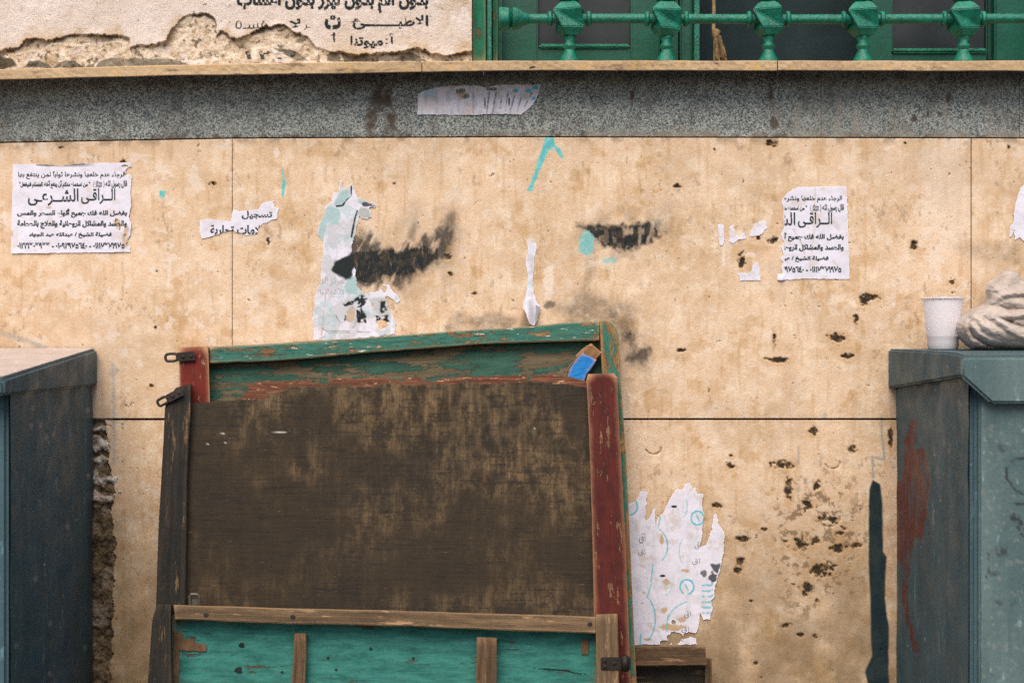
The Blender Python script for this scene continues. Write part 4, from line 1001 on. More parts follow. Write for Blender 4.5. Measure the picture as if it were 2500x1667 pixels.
paper('poster_remnant', [(1500, 1240), (1542, 1228), (1552, 1225), (1566, 1198), (1580, 1200), (1576, 1240), (1574, 1275), (1586, 1262), (1594, 1240), (1600, 1242), (1598, 1288), (1606, 1268), (1626, 1240), (1640, 1210), (1656, 1192), (1660, 1205), (1672, 1182), (1684, 1178), (1690, 1192), (1698, 1190), (1702, 1206), (1716, 1206), (1714, 1228), (1718, 1262), (1712, 1320), (1708, 1334), (1724, 1328), (1738, 1290), (1742, 1258), (1748, 1252), (1754, 1280), (1768, 1298), (1766, 1350), (1760, 1378), (1752, 1410), (1745, 1430), (1742, 1458), (1736, 1464), (1740, 1484), (1732, 1510), (1716, 1512), (1710, 1495), (1704, 1530), (1700, 1544), (1680, 1542), (1668, 1546), (1700, 1558), (1702, 1572), (1620, 1572), (1500, 1572)],
      'large torn white poster with blue circles and lines, low beside the red post', 'poster', mk7, res=1.2, warp=3.0, wsize=8, holes=[(1648, 1556, 22, 14), (1625, 1568, 12, 6), (1672, 1553, 12, 5), (1645, 1518, 6, 5), (1682, 1548, 14, 4)])
def mk8(X, Y):
    z = zero(X); return {'m1': np.stack([z, z, sst(.6, .7, fbm(X, Y, 20, 4, 5)) * .3], -1), 'm2': np.stack([sst(.55, .65, fbm(X, Y, 14, 4, 8)) * .2, z, z], -1)}
paper('paper_scrap', [(2476, 560), (2470, 575), (2464, 580), (2466, 550), (2474, 545), (2478, 500), (2490, 462), (2510, 440), (2640, 430), (2640, 588), (2500, 590), (2490, 578), (2478, 586)],
      'white torn paper entering at the right edge above the cloth bundle', 'paper scrap', mk8, warp=2)
for pts, lab in [([(1752, 548), (1766, 548), (1768, 575), (1766, 598), (1757, 598)], 'small upright white paper shred, leftmost of those beside the half flyer'),
                 ([(1783, 553), (1790, 550), (1794, 572), (1806, 580), (1816, 566), (1820, 582), (1800, 586), (1790, 594), (1780, 590)], 'V-shaped white paper shred between two others beside the half flyer'),
                 ([(1845, 545), (1868, 540), (1872, 556), (1860, 572), (1844, 575), (1832, 576), (1836, 560)], 'wide white paper shred nearest the top left corner of the half flyer'),
                 ([(1838, 645), (1852, 640), (1856, 684), (1808, 684), (1806, 674), (1800, 668), (1822, 668), (1834, 664)], 'L-shaped white paper shred at the level of the half flyer foot')]:
    paper('paper_scrap', pts, lab, 'paper scrap', mk8, warp=1.8)

# ------------------------------------------------------------------ leaning boards
def dA(px, py): return .040 + .00010 * (py - 800)
def dB(px, py): return dA(px, py) + .045
def dC(px, py): return dB(px, py) + .042
FLOOR = 2830
A = empty('teal_frame_board', P(1000, FLOOR, dA(0, FLOOR))); tag(A, 'rearmost leaning board, framed in flaking teal wood with a red stub post at its left', 'board', 'wooden boards leaning on the wall')
TOPA = [(512, 848), (640, 842), (760, 833), (1000, 816), (1240, 800), (1380, 788), (1463, 784)]
BOTA = [(512, 887), (660, 881), (813, 870), (928, 859), (1067, 848), (1240, 838), (1463, 830)]
plank('top_rail', TOPA, BOTA, dA, .034, TEALOLD, A, n=90, m=7, wob=2.2, grain='h', seed=2, cham=3)
def pan_edge(x): return np.interp(x, [440, 512, 1463, 1480], [850, 845, 790, 788])
plank('panel', [(470, 850), (1475, 790)], [(470, FLOOR - 300), (1520, FLOOR - 300)], lambda x, y: dA(x, y) - .024, .006, TEALPANEL, A, n=60, m=24, wob=1, grain='h', seed=7)
plank('red_post', [(437, 848), (438, 920), (440, 1000), (440, FLOOR)], [(508, 845), (510, 920), (513, 1000), (513, FLOOR)], lambda x, y: dA(x, y) + .012, .045, REDOLD, A, n=120, m=6, wob=1.2, seed=4, cham=4)
def stile(name, left, right, dfn, th, mat, parent, seed, n=130, wob=1.): return plank(name, left, right, dfn, th, mat, parent, n=n, m=6, wob=wob, seed=seed, cham=3)
STILEM = m_wood('brown_and_teal_stile', ((.15, .08, .035), (.34, .19, .08)), ((.02, .11, .08), (.035, .16, .12)), wear=.6, light=(.45, .24, .08))
LR = [(1464, 783.5), (1466, 830), (1470, 930), (1500, 1700), (1530, FLOOR)]
RR = [(1484, 783.5), (1497, 789), (1506, 802), (1511, 830), (1516, 930), (1528, 1100), (1540, 1350), (1551, 1600), (1556, 1700), (1590, FLOOR)]
stile('right_stile', LR, RR, lambda x, y: dA(x, y) + .004, .044, STILEM, A, 8, n=170, wob=1.3)
def hasp(cx, cy, ang, parent, dfn, L=66, h=11, mat=IRON):
    """strap with a slotted eye"""
    d = dfn(cx, cy) + .004
    ca, sa = cos(radians(ang)), sin(radians(ang))
    def q(u, v, dd=0): return Vector(P(cx + u * ca - v * sa, cy - u * sa - v * ca, d + dd))
    bm = bmesh.new()
    loop = [(-L * .5 + 4 + 8 * (1 - cos(t)) * .5 * 0 + 0, 0) for t in ()]
    pts = []
    a, b = L * .20, h * .75
    for k in range(20):
        t = TWO * k / 20; u = -L * .30 + (a if cos(t) > 0 else -a) * abs(cos(t)) ** .5; v = b * (1 if sin(t) > 0 else -1) * abs(sin(t)) ** .7
        pts.append(q(u, v, .001))
    bm.from_mesh(tube_mesh(pts, .0024, 8, True))
    V = [q(u, v, dd) for dd in (0, .004) for u, v in ((-L * .1, -h * .9), (L * .5, -h * .9), (L * .5, h * .9), (-L * .1, h * .9))]
    bm2 = np_mesh(V, [(0, 1, 2, 3), (7, 6, 5, 4), (0, 4, 5, 1), (1, 5, 6, 2), (2, 6, 7, 3), (3, 7, 4, 0)]); bm.from_mesh(bm2)
    for u in (L * .08, L * .38): bm.from_mesh(lathe_mesh([(.004, 0), (.0035, .0015), (.001, .002)], (0, 0, 0), 8)) if False else None
    bmesh.ops.recalc_face_normals(bm, faces=bm.faces)
    me = bpy.data.meshes.new('m'); bm.to_mesh(me); bm.free()
    o = link('hasp', me, mat, parent)
    for u in (L * .10, L * .38):
        c = q(u, 0, .004); s = lathe_mesh([(.0035, 0), (.003, .0012), (.001, .0018)], (0, 0, 0), 8); s.transform(Matrix.Translation(c) @ Matrix.Rotation(radians(90), 4, 'X'))
        scr = link('screw', s, mat, o); scr.location = (0, 0, 0)
    return o
hasp(440, 871, 4, A, lambda x, y: dA(x, y) + .012, 72, 12)

B = empty('brown_plywood_board', P(950, FLOOR, dB(0, FLOOR))); tag(B, 'dark brown plywood board with ragged top edge and a long red post at its right', 'board', 'wooden boards leaning on the wall')
RAG = [(440, 986), (512, 981), (560, 977), (600, 974), (651, 972), (652, 962), (668, 960), (690, 954), (700, 944), (760, 942), (830, 940), (880, 943), (930, 941), (935, 936), (1010, 940), (1060, 938), (1100, 936), (1140, 931), (1190, 938), (1230, 935), (1290, 932), (1330, 934), (1380, 938), (1426, 944), (1450, 946)]
RAG2 = [(440, 990), (585, 982), (590, 965), (606, 960), (607, 935), (640, 930), (700, 929), (760, 927), (762, 934), (800, 937), (812, 925), (866, 926), (940, 922), (957, 930), (984, 930), (985, 922), (1026, 920), (1030, 932), (1065, 932), (1070, 922), (1160, 919), (1205, 917), (1287, 916), (1290, 928), (1300, 918), (1345, 914), (1400, 922), (1426, 930), (1450, 935)]
def rag(lst, seed, amp):
    xs = [p[0] for p in lst]; ys = [p[1] for p in lst]
    return lambda X, Y: Y > np.interp(X, xs, ys) + (fbm(X, Y * .2, 6, 3, seed) - .5) * amp
def in_b(X, Y): return (X > np.interp(Y, [900, 1480, 3000], [448, 440, 425])) & (X < np.interp(Y, [900, 1500, 3000], [1446, 1462, 1500]))
def ply_masks(X, Y):
    z = zero(X)
    scr = np.maximum(stroke(X, Y, [(530, 1060), (548, 1058)], 1.6, .8, 1), stroke(X, Y, [(650, 1057), (708, 1053)], 1.6, .8, 1)) * .9
    for q in [(507, 1083, 3, 2), (550, 1080, 3, 2), (1306, 1046, 2, 2), (437, 1417, 2, 4)]: scr = np.maximum(scr, spot(X, Y, *q) * .8)
    pale = np.interp(Y, [900, 960, 1150, 1300, 1400, 1480], [.8, 1, .75, .3, .15, .55]) * np.interp(X, [440, 640, 900, 1300, 1440], [.45, .7, 1, 1.1, .8])  # blotches fade lower down: weaker light there put into the colour
    pale = np.clip(pale * (.25 + 1.5 * sst(.35, .68, fbm(X, Y, 130, 4, 77))), 0, 1)
    dk = np.maximum(stroke(X, Y, [(455, 1039), (590, 1040)], 2, .8, 1), stroke(X, Y, [(455, 1107), (560, 1108)], 3, 1, 1.5))
    dk = np.maximum(dk, sst(.66, .74, fbm(X / 14, Y, 5, 4, 79)) * .6)
    return {'m1': np.stack([scr, pale, dk], -1)}
ply = surface('plywood_sheet', 438, 930, 1462, 2700, 3.2, lambda X, Y: dB(X, Y) - .016 + (fbm(X, Y, 300, 2, 2) - .5) * .004, PLY, B, keep=lambda X, Y: rag(RAG, 11, 5)(X, Y) & in_b(X, Y) & (Y < 1640), thick=.005, masks=ply_masks)
def m_redply():
    s = NT('reddish_torn_ply', .85, .2)
    g = s.noise(1, 6, vec=s.pos((14, 1, 240)), rough=.75, lo=.35, hi=.65)
    c = s.mix(g, (.09, .032, .02), (.20, .085, .05)); c = s.mix(s.noise(1, 5, vec=s.pos((30, 1, 130)), rough=.75, lo=.58, hi=.63), c, (.46, .28, .17))
    s.col(c); s.bump(g, .001, .8); return s.m
surface('torn_ply_layer', 438, 910, 1462, 1010, 2.4, lambda X, Y: dB(X, Y) - .0165 - .004 + (fbm(X, Y, 40, 2, 2) - .5) * .002, m_redply(), B, keep=lambda X, Y: rag(RAG2, 12, 6)(X, Y) & in_b(X, Y), thick=.002)
stile('left_post', [(430, 946), (418, 962), (403, 988), (399, 1084), (388, 1280), (380, 1480), (340, FLOOR)], [(468, 937), (467, 950), (466, 991), (457, 1165), (451, 1480), (425, FLOOR)], dB, .04, DARKW, B, 12, wob=2.2)
stile('red_post', [(1436, 913), (1432, 925), (1434, 960), (1440, 1107), (1446, 1280), (1450, 1494), (1458, 1667), (1490, FLOOR)], [(1498, 911), (1507, 918), (1508, 960), (1512, 1049), (1518, 1165), (1527, 1338), (1533, 1483), (1539, 1667), (1590, FLOOR)], lambda x, y: dB(x, y) + .003, .044, REDMUTE, B, 13, wob=1.2)
hasp(415, 970, 28, B, dB, 66, 11)
link('back_batten', box_mesh(P(460, 0, .1)[0], P(1440, 0, .1)[0], -.16, -.13, .25, .29, .002), BARE, B)

C = empty('turquoise_table_top', P(950, FLOOR, dC(0, FLOOR))); tag(C, 'frontmost leaning panel of turquoise planks under a bare wooden rail with upright battens', 'board', 'wooden boards leaning on the wall')
plank('top_rail', [(424, 1476), (700, 1484), (1000, 1491), (1200, 1497), (1454, 1505)], [(428, 1512), (700, 1521), (1000, 1529), (1200, 1537), (1454, 1546)], dC, .032, BARELT, C, n=80, m=6, wob=1.6, grain='h', seed=15, cham=3)
stile('left_post', [(384, 1474), (372, 1512), (361, 1667), (300, FLOOR)], [(418, 1474), (418, 1520), (420, 1667), (420, FLOOR)], lambda x, y: dC(x, y) + .004, .045, DARKW, C, 16, n=90)
stile('right_post', [(1455, 1499), (1457, 1667), (1465, FLOOR)], [(1508, 1497), (1511, 1667), (1520, FLOOR)], lambda x, y: dC(x, y) + .004, .045, BARELT, C, 17, n=90, wob=1)
ys = [1500, 1690, 1740, 1790, 1900, 2020, 2140, 2270, 2400, 2530, 2680]
for i in range(len(ys) - 1):
    s1, s2 = (0, 0), (0, 0)
    x0, x1 = 420, 1462
    plank('plank', [(x0, ys[i] + .8), (x1, ys[i] + 6.8)], [(x0, ys[i + 1] - .8), (x1, ys[i + 1] + 5.2)], lambda x, y: dC(x, y) - .034, .010, TEAL, C, n=50, m=6, wob=.8, grain='h', seed=20 + i, cham=1.2)
# bare patch where the turquoise facing has torn away
def patch(pts, name, mat, d=-.0315):
    surface(name, min(p[0] for p in pts) - 2, min(p[1] for p in pts) - 2, max(p[0] for p in pts) + 2, max(p[1] for p in pts) + 2, 1.5, lambda X, Y: dC(X, Y) + d, mat, C, keep=lambda X, Y: poly_sdf(X, Y, pts) < 0, thick=.003)
TORN = m_plain('torn_brown_backing', (.15, .085, .045), .9, sc=60)
patch([(423, 1538), (445, 1546), (448, 1558), (472, 1560), (478, 1569), (503, 1572), (503, 1590), (438, 1587), (436, 1667), (436, 1760), (423, 1760)], 'torn_patch', TORN)
patch([(1419, 1560), (1436, 1560), (1436, 1596), (1420, 1596)], 'torn_patch', TORN)
stile('batten', [(719, 1545), (716, 1600), (712, 1667), (690, 2600)], [(748, 1545), (748, 1600), (745, 1667), (728, 2600)], lambda x, y: dC(x, y) - .016, .010, BARE, C, 31, n=60)
stile('batten', [(1164, 1554), (1162, 1667), (1160, 2600)], [(1213, 1556), (1212, 1667), (1215, 2600)], lambda x, y: dC(x, y) - .004, .022, BARE, C, 32, n=60)
# knots and nail holes stand as small plugs
DARKK = m_plain('dark_knot', (.012, .02, .02), .9)
for cx, cy, r, kk in [(583, 1635, 9, 0), (590, 1574, 7, 0), (689, 1640, 3.5, 0), (801, 1605, 3, 0), (821, 1634, 3.5, 0), (905, 1583, 4, 0), (1009, 1606, 3, 0)]:
    pts = [(cx + r * (1 + .25 * sin(3 * t + cx)) * cos(t), cy + r * sin(t) * (1 + .2 * cos(2 * t))) for t in np.linspace(0, TWO, 14)[:-1]]
    patch(pts, 'knot', DARKK, -.0332)
for cx, cy in [(503, 1500), (715, 1505), (1440, 1523)]:
    s = lathe_mesh([(.0042, 0), (.003, .0006)], (0, 0, 0), 10); s.transform(Matrix.Translation(P(cx, cy, dC(cx, cy) + .0008)) @ Matrix.Rotation(radians(90), 4, 'X')); link('nail_head', s, IRON, C)
patch([(1300, 1629), (1345, 1631), (1385, 1634), (1402, 1640), (1430, 1645), (1402, 1642.5), (1384, 1637), (1340, 1634)], 'crack', DARKK, -.0332)
# iron clasp on the rail, hinge on the right post
d0 = dC(475, 1470) - .010
bm = bmesh.new()
bm.from_mesh(tube_mesh([P(x, y, d0) for x, y in [(464, 1478), (463, 1456), (467, 1450), (482, 1450), (487, 1456), (486, 1478)]], .0026, 8)); bm.from_mesh(box_mesh(P(466, 0, d0)[0], P(484, 0, d0)[0], -d0 + .002, -d0 + .004, P(0, 1478, d0)[2], P(0, 1462, d0)[2], .0005))
me = bpy.data.meshes.new('m'); bm.to_mesh(me); bm.free(); link('clasp', me, m_plain('dull_steel', (.13, .12, .10), .5, metal=.5), C)
hd = dC(1490, 1618) + .004
hg = link('hinge', box_mesh(P(1467, 0, hd)[0], P(1540, 0, hd)[0], -hd - .004, -hd, P(0, 1634, hd)[2], P(0, 1603, hd)[2], .001), IRON, C)
k = link('hinge_knuckle', tube_mesh([P(1526, 1600, hd + .006), P(1526, 1637, hd + .006)], .006, 12), IRON, hg, True); k.location = (0, 0, 0)
for cx, cy in [(1477, 1612), (1477, 1626), (1500, 1618)]:
    s = lathe_mesh([(.0036, 0), (.003, .0012), (.001, .0018)], (0, 0, 0), 8); s.transform(Matrix.Translation(P(cx, cy, hd + .004)) @ Matrix.Rotation(radians(90), 4, 'X')); o = link('screw', s, IRON, hg); o.location = (0, 0, 0)

# blue tipped stick wedged in the teal frame
S = empty('blue_painted_stick', P(1400, 930, dA(0, 900) + .004)); tag(S, 'short brown stick dipped in bright blue paint, in a corner of the teal frame', 'stick')
def dS(x, y): return dA(x, y) + .006
plank('stick_end', [(1405, 868), (1421, 852), (1443, 838)], [(1440, 893), (1457, 875), (1470, 861)], dS, .016, STICK, S, n=10, m=5, wob=.4, grain='h', seed=41)
plank('wood_shaft', [(1375, 925), (1388, 895), (1432, 843)], [(1376, 927), (1391, 897), (1436, 846)], dS, .016, STICK, S, n=12, m=3, wob=.2, grain='h', seed=42, cham=1)
plank('painted_shaft', [(1380, 938), (1391, 900), (1409, 874), (1422, 860)], [(1425, 938), (1432, 914), (1445, 898), (1457, 878)], lambda x, y: dS(x, y) + .0012, .016, BLUEP, S, n=16, m=5, wob=.8, grain='h', seed=43)

# small stool behind the red post
T = empty('low_wooden_stool', P(1640, 2640, .12)); tag(T, 'small dark wooden stool against the wall, right of the red post', 'stool')
def dT(x, y): return .10 + 0 * x
plank('front_rail', [(1500, 1577), (1722, 1575)], [(1500, 1626), (1725, 1623)], dT, .022, BARE, T, n=40, m=6, wob=1.2, grain='h', seed=51, cham=2.5)
plank('back_panel', [(1500, 1620), (1722, 1620)], [(1500, 2400), (1722, 2400)], lambda x, y: .062, .01, DARKW, T, n=20, m=6, wob=.5, grain='h', seed=52)
stile('leg', [(1722, 1604), (1722, FLOOR - 150)], [(1738, 1607), (1738, FLOOR - 150)], lambda x, y: .082, .05, BARE, T, 53, n=60)
stile('leg', [(1500, 1604), (1500, FLOOR - 150)], [(1530, 1607), (1530, FLOOR - 150)], lambda x, y: .082, .05, BARE, T, 54, n=60)

# ------------------------------------------------------------------ utility cabinets
def grid3(name, pa, pb, pc, pd, nu, nv, mat, parent, masks=None, dis=None):
    """bilinear patch pa-pb (top) / pd-pc (bottom) with relief along its normal"""
    pa, pb, pc, pd = [np.array(p, float) for p in (pa, pb, pc, pd)]
    u, v = np.meshgrid(np.linspace(0, 1, nu), np.linspace(0, 1, nv)); u = u[..., None]; v = v[..., None]
    V = (pa * (1 - u) + pb * u) * (1 - v) + (pd * (1 - u) + pc * u) * v
    nrm = np.cross(pb - pa, pd - pa); nrm = nrm / np.linalg.norm(nrm)
    if dis is not None: V = V + nrm * dis(u, v)
    V = V.reshape(-1, 3); idx = np.arange(nu * nv).reshape(nv, nu)
    F = np.stack([idx[:-1, :-1], idx[1:, :-1], idx[1:, 1:], idx[:-1, 1:]], -1).reshape(-1, 4)
    me = np_mesh(V, F); f = D / (D + V[:, 1]); X = V[:, 0] * K * f + 1250; Y = 833.5 + (EYE - V[:, 2]) * K * f
    if masks: attr(me, 'm1', masks(X, Y))
    me.shade_smooth(); return link(name, me, mat, parent)
def prism(name, prof, axis_lo, axis_hi, mat, parent, bev=.003, masks=None, sub=0):
    """prof: (y,z) outline swept along x"""
    n = len(prof)
    V = [(axis_lo, y, z) for y, z in prof] + [(axis_hi, y, z) for y, z in prof]
    F = [tuple(range(n)), tuple(range(2 * n - 1, n - 1, -1))] + [(i, i + n, (i + 1) % n + n, (i + 1) % n) for i in range(n)]
    bm = bmesh.new(); bm.from_mesh(np_mesh(V, F)); bmesh.ops.recalc_face_normals(bm, faces=bm.faces)
    if bev: bmesh.ops.bevel(bm, geom=bm.edges[:], offset=bev, segments=3, affect='EDGES')
    me = bpy.data.meshes.new('m'); bm.to_mesh(me); bm.free(); me.shade_smooth(); me.set_sharp_from_angle(angle=radians(35))
    if masks:
        V = np.array([v.co[:] for v in me.vertices]); attr(me, 'm1', masks)
    return link(name, me, mat, parent)
LC = empty('utility_cabinet', (-1.1, -.22, 0)); tag(LC, 'blue grey metal utility cabinet with dusty sloping lid, at the left edge', 'cabinet', 'utility cabinets against the wall')
xs = -.740
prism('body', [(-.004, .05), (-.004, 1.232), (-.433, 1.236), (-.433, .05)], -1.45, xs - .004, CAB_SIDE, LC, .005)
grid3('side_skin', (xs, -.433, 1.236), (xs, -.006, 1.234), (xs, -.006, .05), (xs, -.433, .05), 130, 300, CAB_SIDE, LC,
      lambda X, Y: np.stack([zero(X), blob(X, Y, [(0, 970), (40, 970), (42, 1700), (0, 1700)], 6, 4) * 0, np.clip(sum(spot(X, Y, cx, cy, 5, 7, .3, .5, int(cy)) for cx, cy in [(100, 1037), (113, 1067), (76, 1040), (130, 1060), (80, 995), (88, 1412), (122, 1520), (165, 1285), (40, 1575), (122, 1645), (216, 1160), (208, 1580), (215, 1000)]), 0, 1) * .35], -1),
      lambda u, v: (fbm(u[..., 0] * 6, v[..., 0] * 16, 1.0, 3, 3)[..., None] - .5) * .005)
CABTOP = m_cabinet('dusty_pale_cabinet_lid', (.44, .36, .33), (.50, .42, .39))
prism('lid', [(-.002, 1.222), (-.002, 1.2865), (-.470, 1.2475), (-.479, 1.2445), (-.479, 1.222)], -1.46, -.733, CAB_SIDE, LC, .004)
prism('lid_dust', [(-.004, 1.2868), (-.004, 1.2884), (-.468, 1.2498), (-.468, 1.2484)], -1.455, -.739, CABTOP, LC, .0006)
prism('plinth', [(0, 0), (0, .05), (-.44, .05), (-.44, 0)], -1.46, -.735, m_plain('cabinet_plinth_concrete', (.2, .19, .17), .9), LC, .004)
RC = empty('utility_cabinet', (1.1, -.22, 0)); tag(RC, 'pale grey green metal cabinet with a red paint streak, carrying a cup', 'cabinet', 'utility cabinets against the wall')
xs = .679
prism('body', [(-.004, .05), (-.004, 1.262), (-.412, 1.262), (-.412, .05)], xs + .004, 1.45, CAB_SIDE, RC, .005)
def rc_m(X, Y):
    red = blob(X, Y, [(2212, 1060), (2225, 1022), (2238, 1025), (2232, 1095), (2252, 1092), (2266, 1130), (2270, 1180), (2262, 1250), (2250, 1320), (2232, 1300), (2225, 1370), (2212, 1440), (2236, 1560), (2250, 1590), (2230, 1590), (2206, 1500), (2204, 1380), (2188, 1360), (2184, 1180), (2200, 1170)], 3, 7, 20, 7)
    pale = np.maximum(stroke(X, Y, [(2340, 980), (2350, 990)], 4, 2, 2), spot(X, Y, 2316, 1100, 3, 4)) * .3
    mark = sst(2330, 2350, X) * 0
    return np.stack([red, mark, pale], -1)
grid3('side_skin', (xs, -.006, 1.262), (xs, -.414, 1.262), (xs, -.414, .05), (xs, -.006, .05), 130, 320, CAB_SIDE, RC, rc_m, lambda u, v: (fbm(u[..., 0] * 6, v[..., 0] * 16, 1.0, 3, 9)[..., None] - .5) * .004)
fx = P(2392, 0, .424)[0]
def rf_m(X, Y):
    mk = np.maximum(stroke(X, Y, [(2500, 1118), (2475, 1122), (2458, 1140), (2456, 1165), (2478, 1195), (2500, 1208)], 3.5, 1.2, 1.5), 0)
    for p in [[(2478, 1230), (2500, 1228)], [(2466, 1252), (2480, 1275), (2476, 1255), (2492, 1290), (2488, 1262), (2504, 1300)], [(2412, 1350), (2412, 1400), (2406, 1408)], [(2470, 1266), (2500, 1310)]]:
        mk = np.maximum(mk, stroke(X, Y, p, 3.5, 1.2, 1.5))
    for q in [(2445, 1345, 12, 14), (2428, 1400, 10, 6), (2435, 1470, 8, 10), (2444, 1090, 8, 12)]: mk = np.maximum(mk, spot(X, Y, *q, .4, .8) * .6)
    return np.stack([zero(X), mk, sst(.68, .75, fbm(X, Y, 9, 4, 3)) * .2], -1)
link('door', box_mesh(fx, 1.44, -.423, -.412, .06, 1.25, .004), CAB_LIT_FRONT, RC)
grid3('door_skin', (fx + .002, -.4245, 1.25), (1.44, -.4245, 1.25), (1.44, -.4245, .06), (fx + .002, -.4245, .06), 200, 320, CAB_LIT_FRONT, RC, rf_m, lambda u, v: (fbm(u[..., 0] * 14, v[..., 0] * 24, 1.0, 4, 9)[..., None] - .5) * .003)
# lid: sloping skirt at the side, bevel cut plate in front
xl = .665
bm = bmesh.new()
SK = [(0, 1.2866, 1.2172), (-.430, 1.2795, 1.2475)]
prism('lid', [(-.001, 1.2172), (-.001, 1.2868), (-.380, 1.2835), (-.432, 1.279), (-.432, 1.249)], xl, 1.45, CAB_SIDE, RC, .0035)
ftop = 1.2775
pf = [(P(2349, 0, .446)[0], ftop), (P(2348, 0, .446)[0], P(0, 919, .446)[2]), (P(2421, 0, .446)[0], P(0, 985, .446)[2]), (1.45, P(0, 985, .446)[2]), (1.45, ftop)]
V = [(x, -.433, z) for x, z in pf] + [(x, -.446, z) for x, z in pf]
F = [(4, 3, 2, 1, 0), (5, 6, 7, 8, 9)] + [(i, i + 5, (i + 1) % 5 + 5, (i + 1) % 5) for i in range(5)]
bm = bmesh.new(); bm.from_mesh(np_mesh(V, F)); bmesh.ops.recalc_face_normals(bm, faces=bm.faces); bmesh.ops.bevel(bm, geom=bm.edges[:], offset=.004, segments=3, affect='EDGES')
me = bpy.data.meshes.new('m'); bm.to_mesh(me); bm.free(); me.shade_smooth(); me.set_sharp_from_angle(angle=radians(40))
link('lid_front_plate', me, CAB_LIT_FRONT, RC)
prism('plinth', [(0, 0), (0, .05), (-.42, .05), (-.42, 0)], .68, 1.46, bpy.data.materials['cabinet_plinth_concrete'], RC, .004)

# ------------------------------------------------------------------ cup
cy_ = .13
cx_, _, _ = P(2302, 0, cy_); cz = 1.2868
CUP = NT('translucent_white_plastic', .3, .4); CUP.col((.72, .70, .76)); CUP.b.inputs['Transmission Weight'].default_value = .38; CUP.b.inputs['Roughness'].default_value = .35
CUP.b.inputs['Subsurface Weight'].default_value = .0; CUP = CUP.m
cup = empty('plastic_cup', (cx_, -cy_, cz)); tag(cup, 'white plastic drinking cup a quarter full, on the right cabinet lid', 'cup')
fk = (D - cy_) / D / K
def tube_lathe(prof, c, seg=48): 
    V = []; F = []
    for r, h in prof:
        for k in range(seg): V.append((c[0] + r * cos(TWO * k / seg), c[1] + r * sin(TWO * k / seg), c[2] + h))
    for i in range(len(prof) - 1):
        for k in range(seg): F.append((i * seg + k, i * seg + (k + 1) % seg, (i + 1) * seg + (k + 1) % seg, (i + 1) * seg + k))
    F.append(tuple(range(seg))[::-1]); return np_mesh(V, F)
r0, r1, hh = 35.5 * fk, 48.5 * fk, 124 * fk
pr = [(r0 - .001, .0), (r0, .0012), (r0 + .0002, .004), (r0 + .0012, .0065)] + [(r0 + (r1 - r0) * t, .0065 + (hh - .0065) * t) for t in np.linspace(.08, 1, 20)]
link('cup_wall', tube_lathe(pr, (cx_, -cy_, cz)), CUP, cup, True)
link('rim', tube_mesh([(cx_ + (r1 + .001) * cos(a), -cy_ + (r1 + .001) * sin(a), cz + hh) for a in np.linspace(0, TWO, 49)[:-1]], .0017, 8, True), CUP, cup, True)
LIQ = m_plain('grey_liquid', (.14, .17, .19), .2, v=.9)
link('liquid', lathe_mesh([(r0 - .0012, .002), (r0 + (r1 - r0) * .22 - .001, .022)], (cx_, -cy_, cz), 40), LIQ, cup, True)

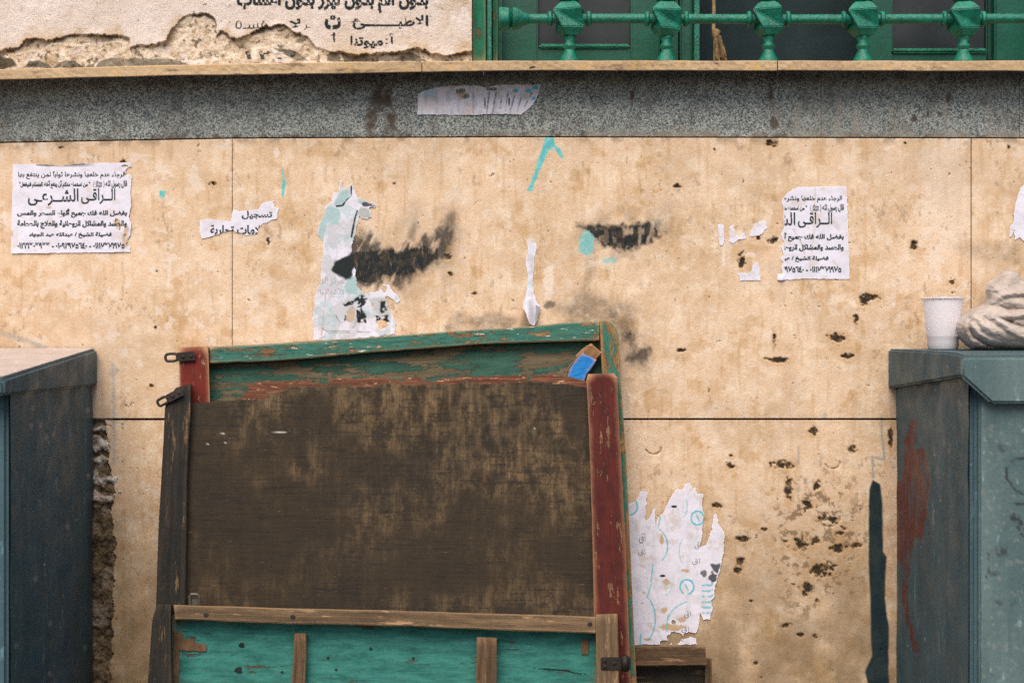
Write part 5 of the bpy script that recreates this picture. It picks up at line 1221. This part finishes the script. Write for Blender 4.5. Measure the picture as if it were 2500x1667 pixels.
# ------------------------------------------------------------------ cloth bundle
def cloth_relief():
    OUT = [(2330, 800), (2334, 784), (2348, 768), (2372, 753), (2402, 742), (2408, 728), (2404, 706), (2412, 690), (2432, 676), (2448, 662), (2470, 659), (2486, 668), (2494, 684), (2520, 688), (2560, 700), (2620, 730), (2650, 780), (2650, 850), (2600, 856), (2480, 857), (2410, 857), (2376, 854), (2358, 842), (2342, 826), (2334, 815)]
    R = [([(2402, 742), (2366, 762), (2342, 786), (2338, 806), (2350, 828), (2376, 850)], 9, .85), ([(2404, 746), (2378, 764), (2358, 786), (2354, 806), (2366, 828), (2400, 852)], 7, 1.0),
         ([(2400, 752), (2384, 766), (2372, 784), (2374, 800), (2396, 820), (2440, 838), (2520, 852), (2640, 854)], 8, 1.05),
         ([(2378, 764), (2392, 776), (2402, 792), (2436, 812), (2480, 830), (2560, 848)], 15, 1.25), ([(2388, 756), (2412, 762), (2432, 778), (2456, 798), (2500, 824), (2600, 840)], 10, 1.35),
         ([(2404, 752), (2430, 762), (2456, 770), (2520, 768), (2640, 776)], 9, 1.25), ([(2440, 790), (2468, 806), (2520, 808), (2640, 812)], 8, 1.1),
         ([(2396, 742), (2424, 732), (2456, 718), (2490, 712), (2560, 716), (2640, 740)], 9, 1.15), ([(2424, 742), (2460, 736), (2500, 744), (2600, 756)], 13, .95),
         ([(2412, 726), (2428, 712), (2450, 704), (2500, 702), (2560, 706)], 7, .95), ([(2410, 702), (2424, 690), (2444, 676), (2466, 668), (2482, 676), (2500, 694)], 12, 1.0),
         ([(2430, 700), (2450, 692), (2474, 690), (2500, 700)], 8, .9), ([(2356, 840), (2380, 850), (2420, 855)], 5, .8), ([(2480, 786), (2540, 790), (2640, 794)], 8, 1.0)]
    def cr(p):
        p = np.asarray(p, float); t = np.linspace(0, 1, len(p)); T2 = np.linspace(0, 1, 40)
        q = np.stack([np.interp(T2, t, p[:, 0]), np.interp(T2, t, p[:, 1])], 1)
        for _ in range(10): q[1:-1] = (q[:-2] + 2 * q[1:-1] + q[2:]) / 4
        return q
    RR = [(cr(p), w, h) for p, w, h in R]
    def dist(X, Y, q):
        dm = np.full(X.shape, 1e9)
        for i in range(len(q) - 1):
            ax, ay = q[i]; ex, ey = q[i + 1] - q[i]; Ls = ex * ex + ey * ey + 1e-9
            t = np.clip(((X - ax) * ex + (Y - ay) * ey) / Ls, 0, 1); dm = np.minimum(dm, np.hypot(X - ax - t * ex, Y - ay - t * ey))
        return dm
    def dep(X, Y):
        wx = X + (fbm(X, Y, 20, 3, 5) - .5) * 9; wy = Y + (fbm(X, Y, 20, 3, 6) - .5) * 9
        s = np.clip(-poly_sdf(X, Y, OUT), 0, 60)
        dome = .052 * np.sqrt(np.clip(1 - (1 - s / 60) ** 2, 0, 1))
        h = np.zeros(X.shape)
        for q, w, a in RR:
            d = dist(wx, wy, q); prof = np.clip(1 - (d / (w * 1.9)) ** 2, 0, 1) ** .8
            h = h + (prof * a) ** 5
        h = h ** .2
        fine = (np.abs(fbm((X + Y) / 2.4, Y - X * .5, 11, 3, 8) - .5)) * .004
        return .135 + dome + h * .024 * sst(0, 14, s) - fine
    def keep(X, Y): return poly_sdf(X, Y, OUT) + (fbm(X, Y, 16, 2, 7) - .5) * 5 < 0
    s = NT('grubby_linen', .95, .1); c = s.mix(s.noise(22, 5, lo=.3, hi=.7), (.38, .315, .275), (.52, .45, .42)); c = s.mix(s.math('MULTIPLY', s.noise(60, 5, rough=.7, lo=.52, hi=.7), .4), c, (.26, .20, .15))
    s.col(grained(s, c, .12)); s.bump(s.noise(700, 2), .0006, .5); s.b.inputs['Sheen Weight'].default_value = .15
    me_o = surface('cloth_bundle', 2325, 650, 2660, 859, 1.1, dep, s.m, None, keep, thick=.10)
    return me_o
tag(cloth_relief(), 'crumpled grey beige cloth bundled on the right cabinet lid beside the cup', 'cloth')
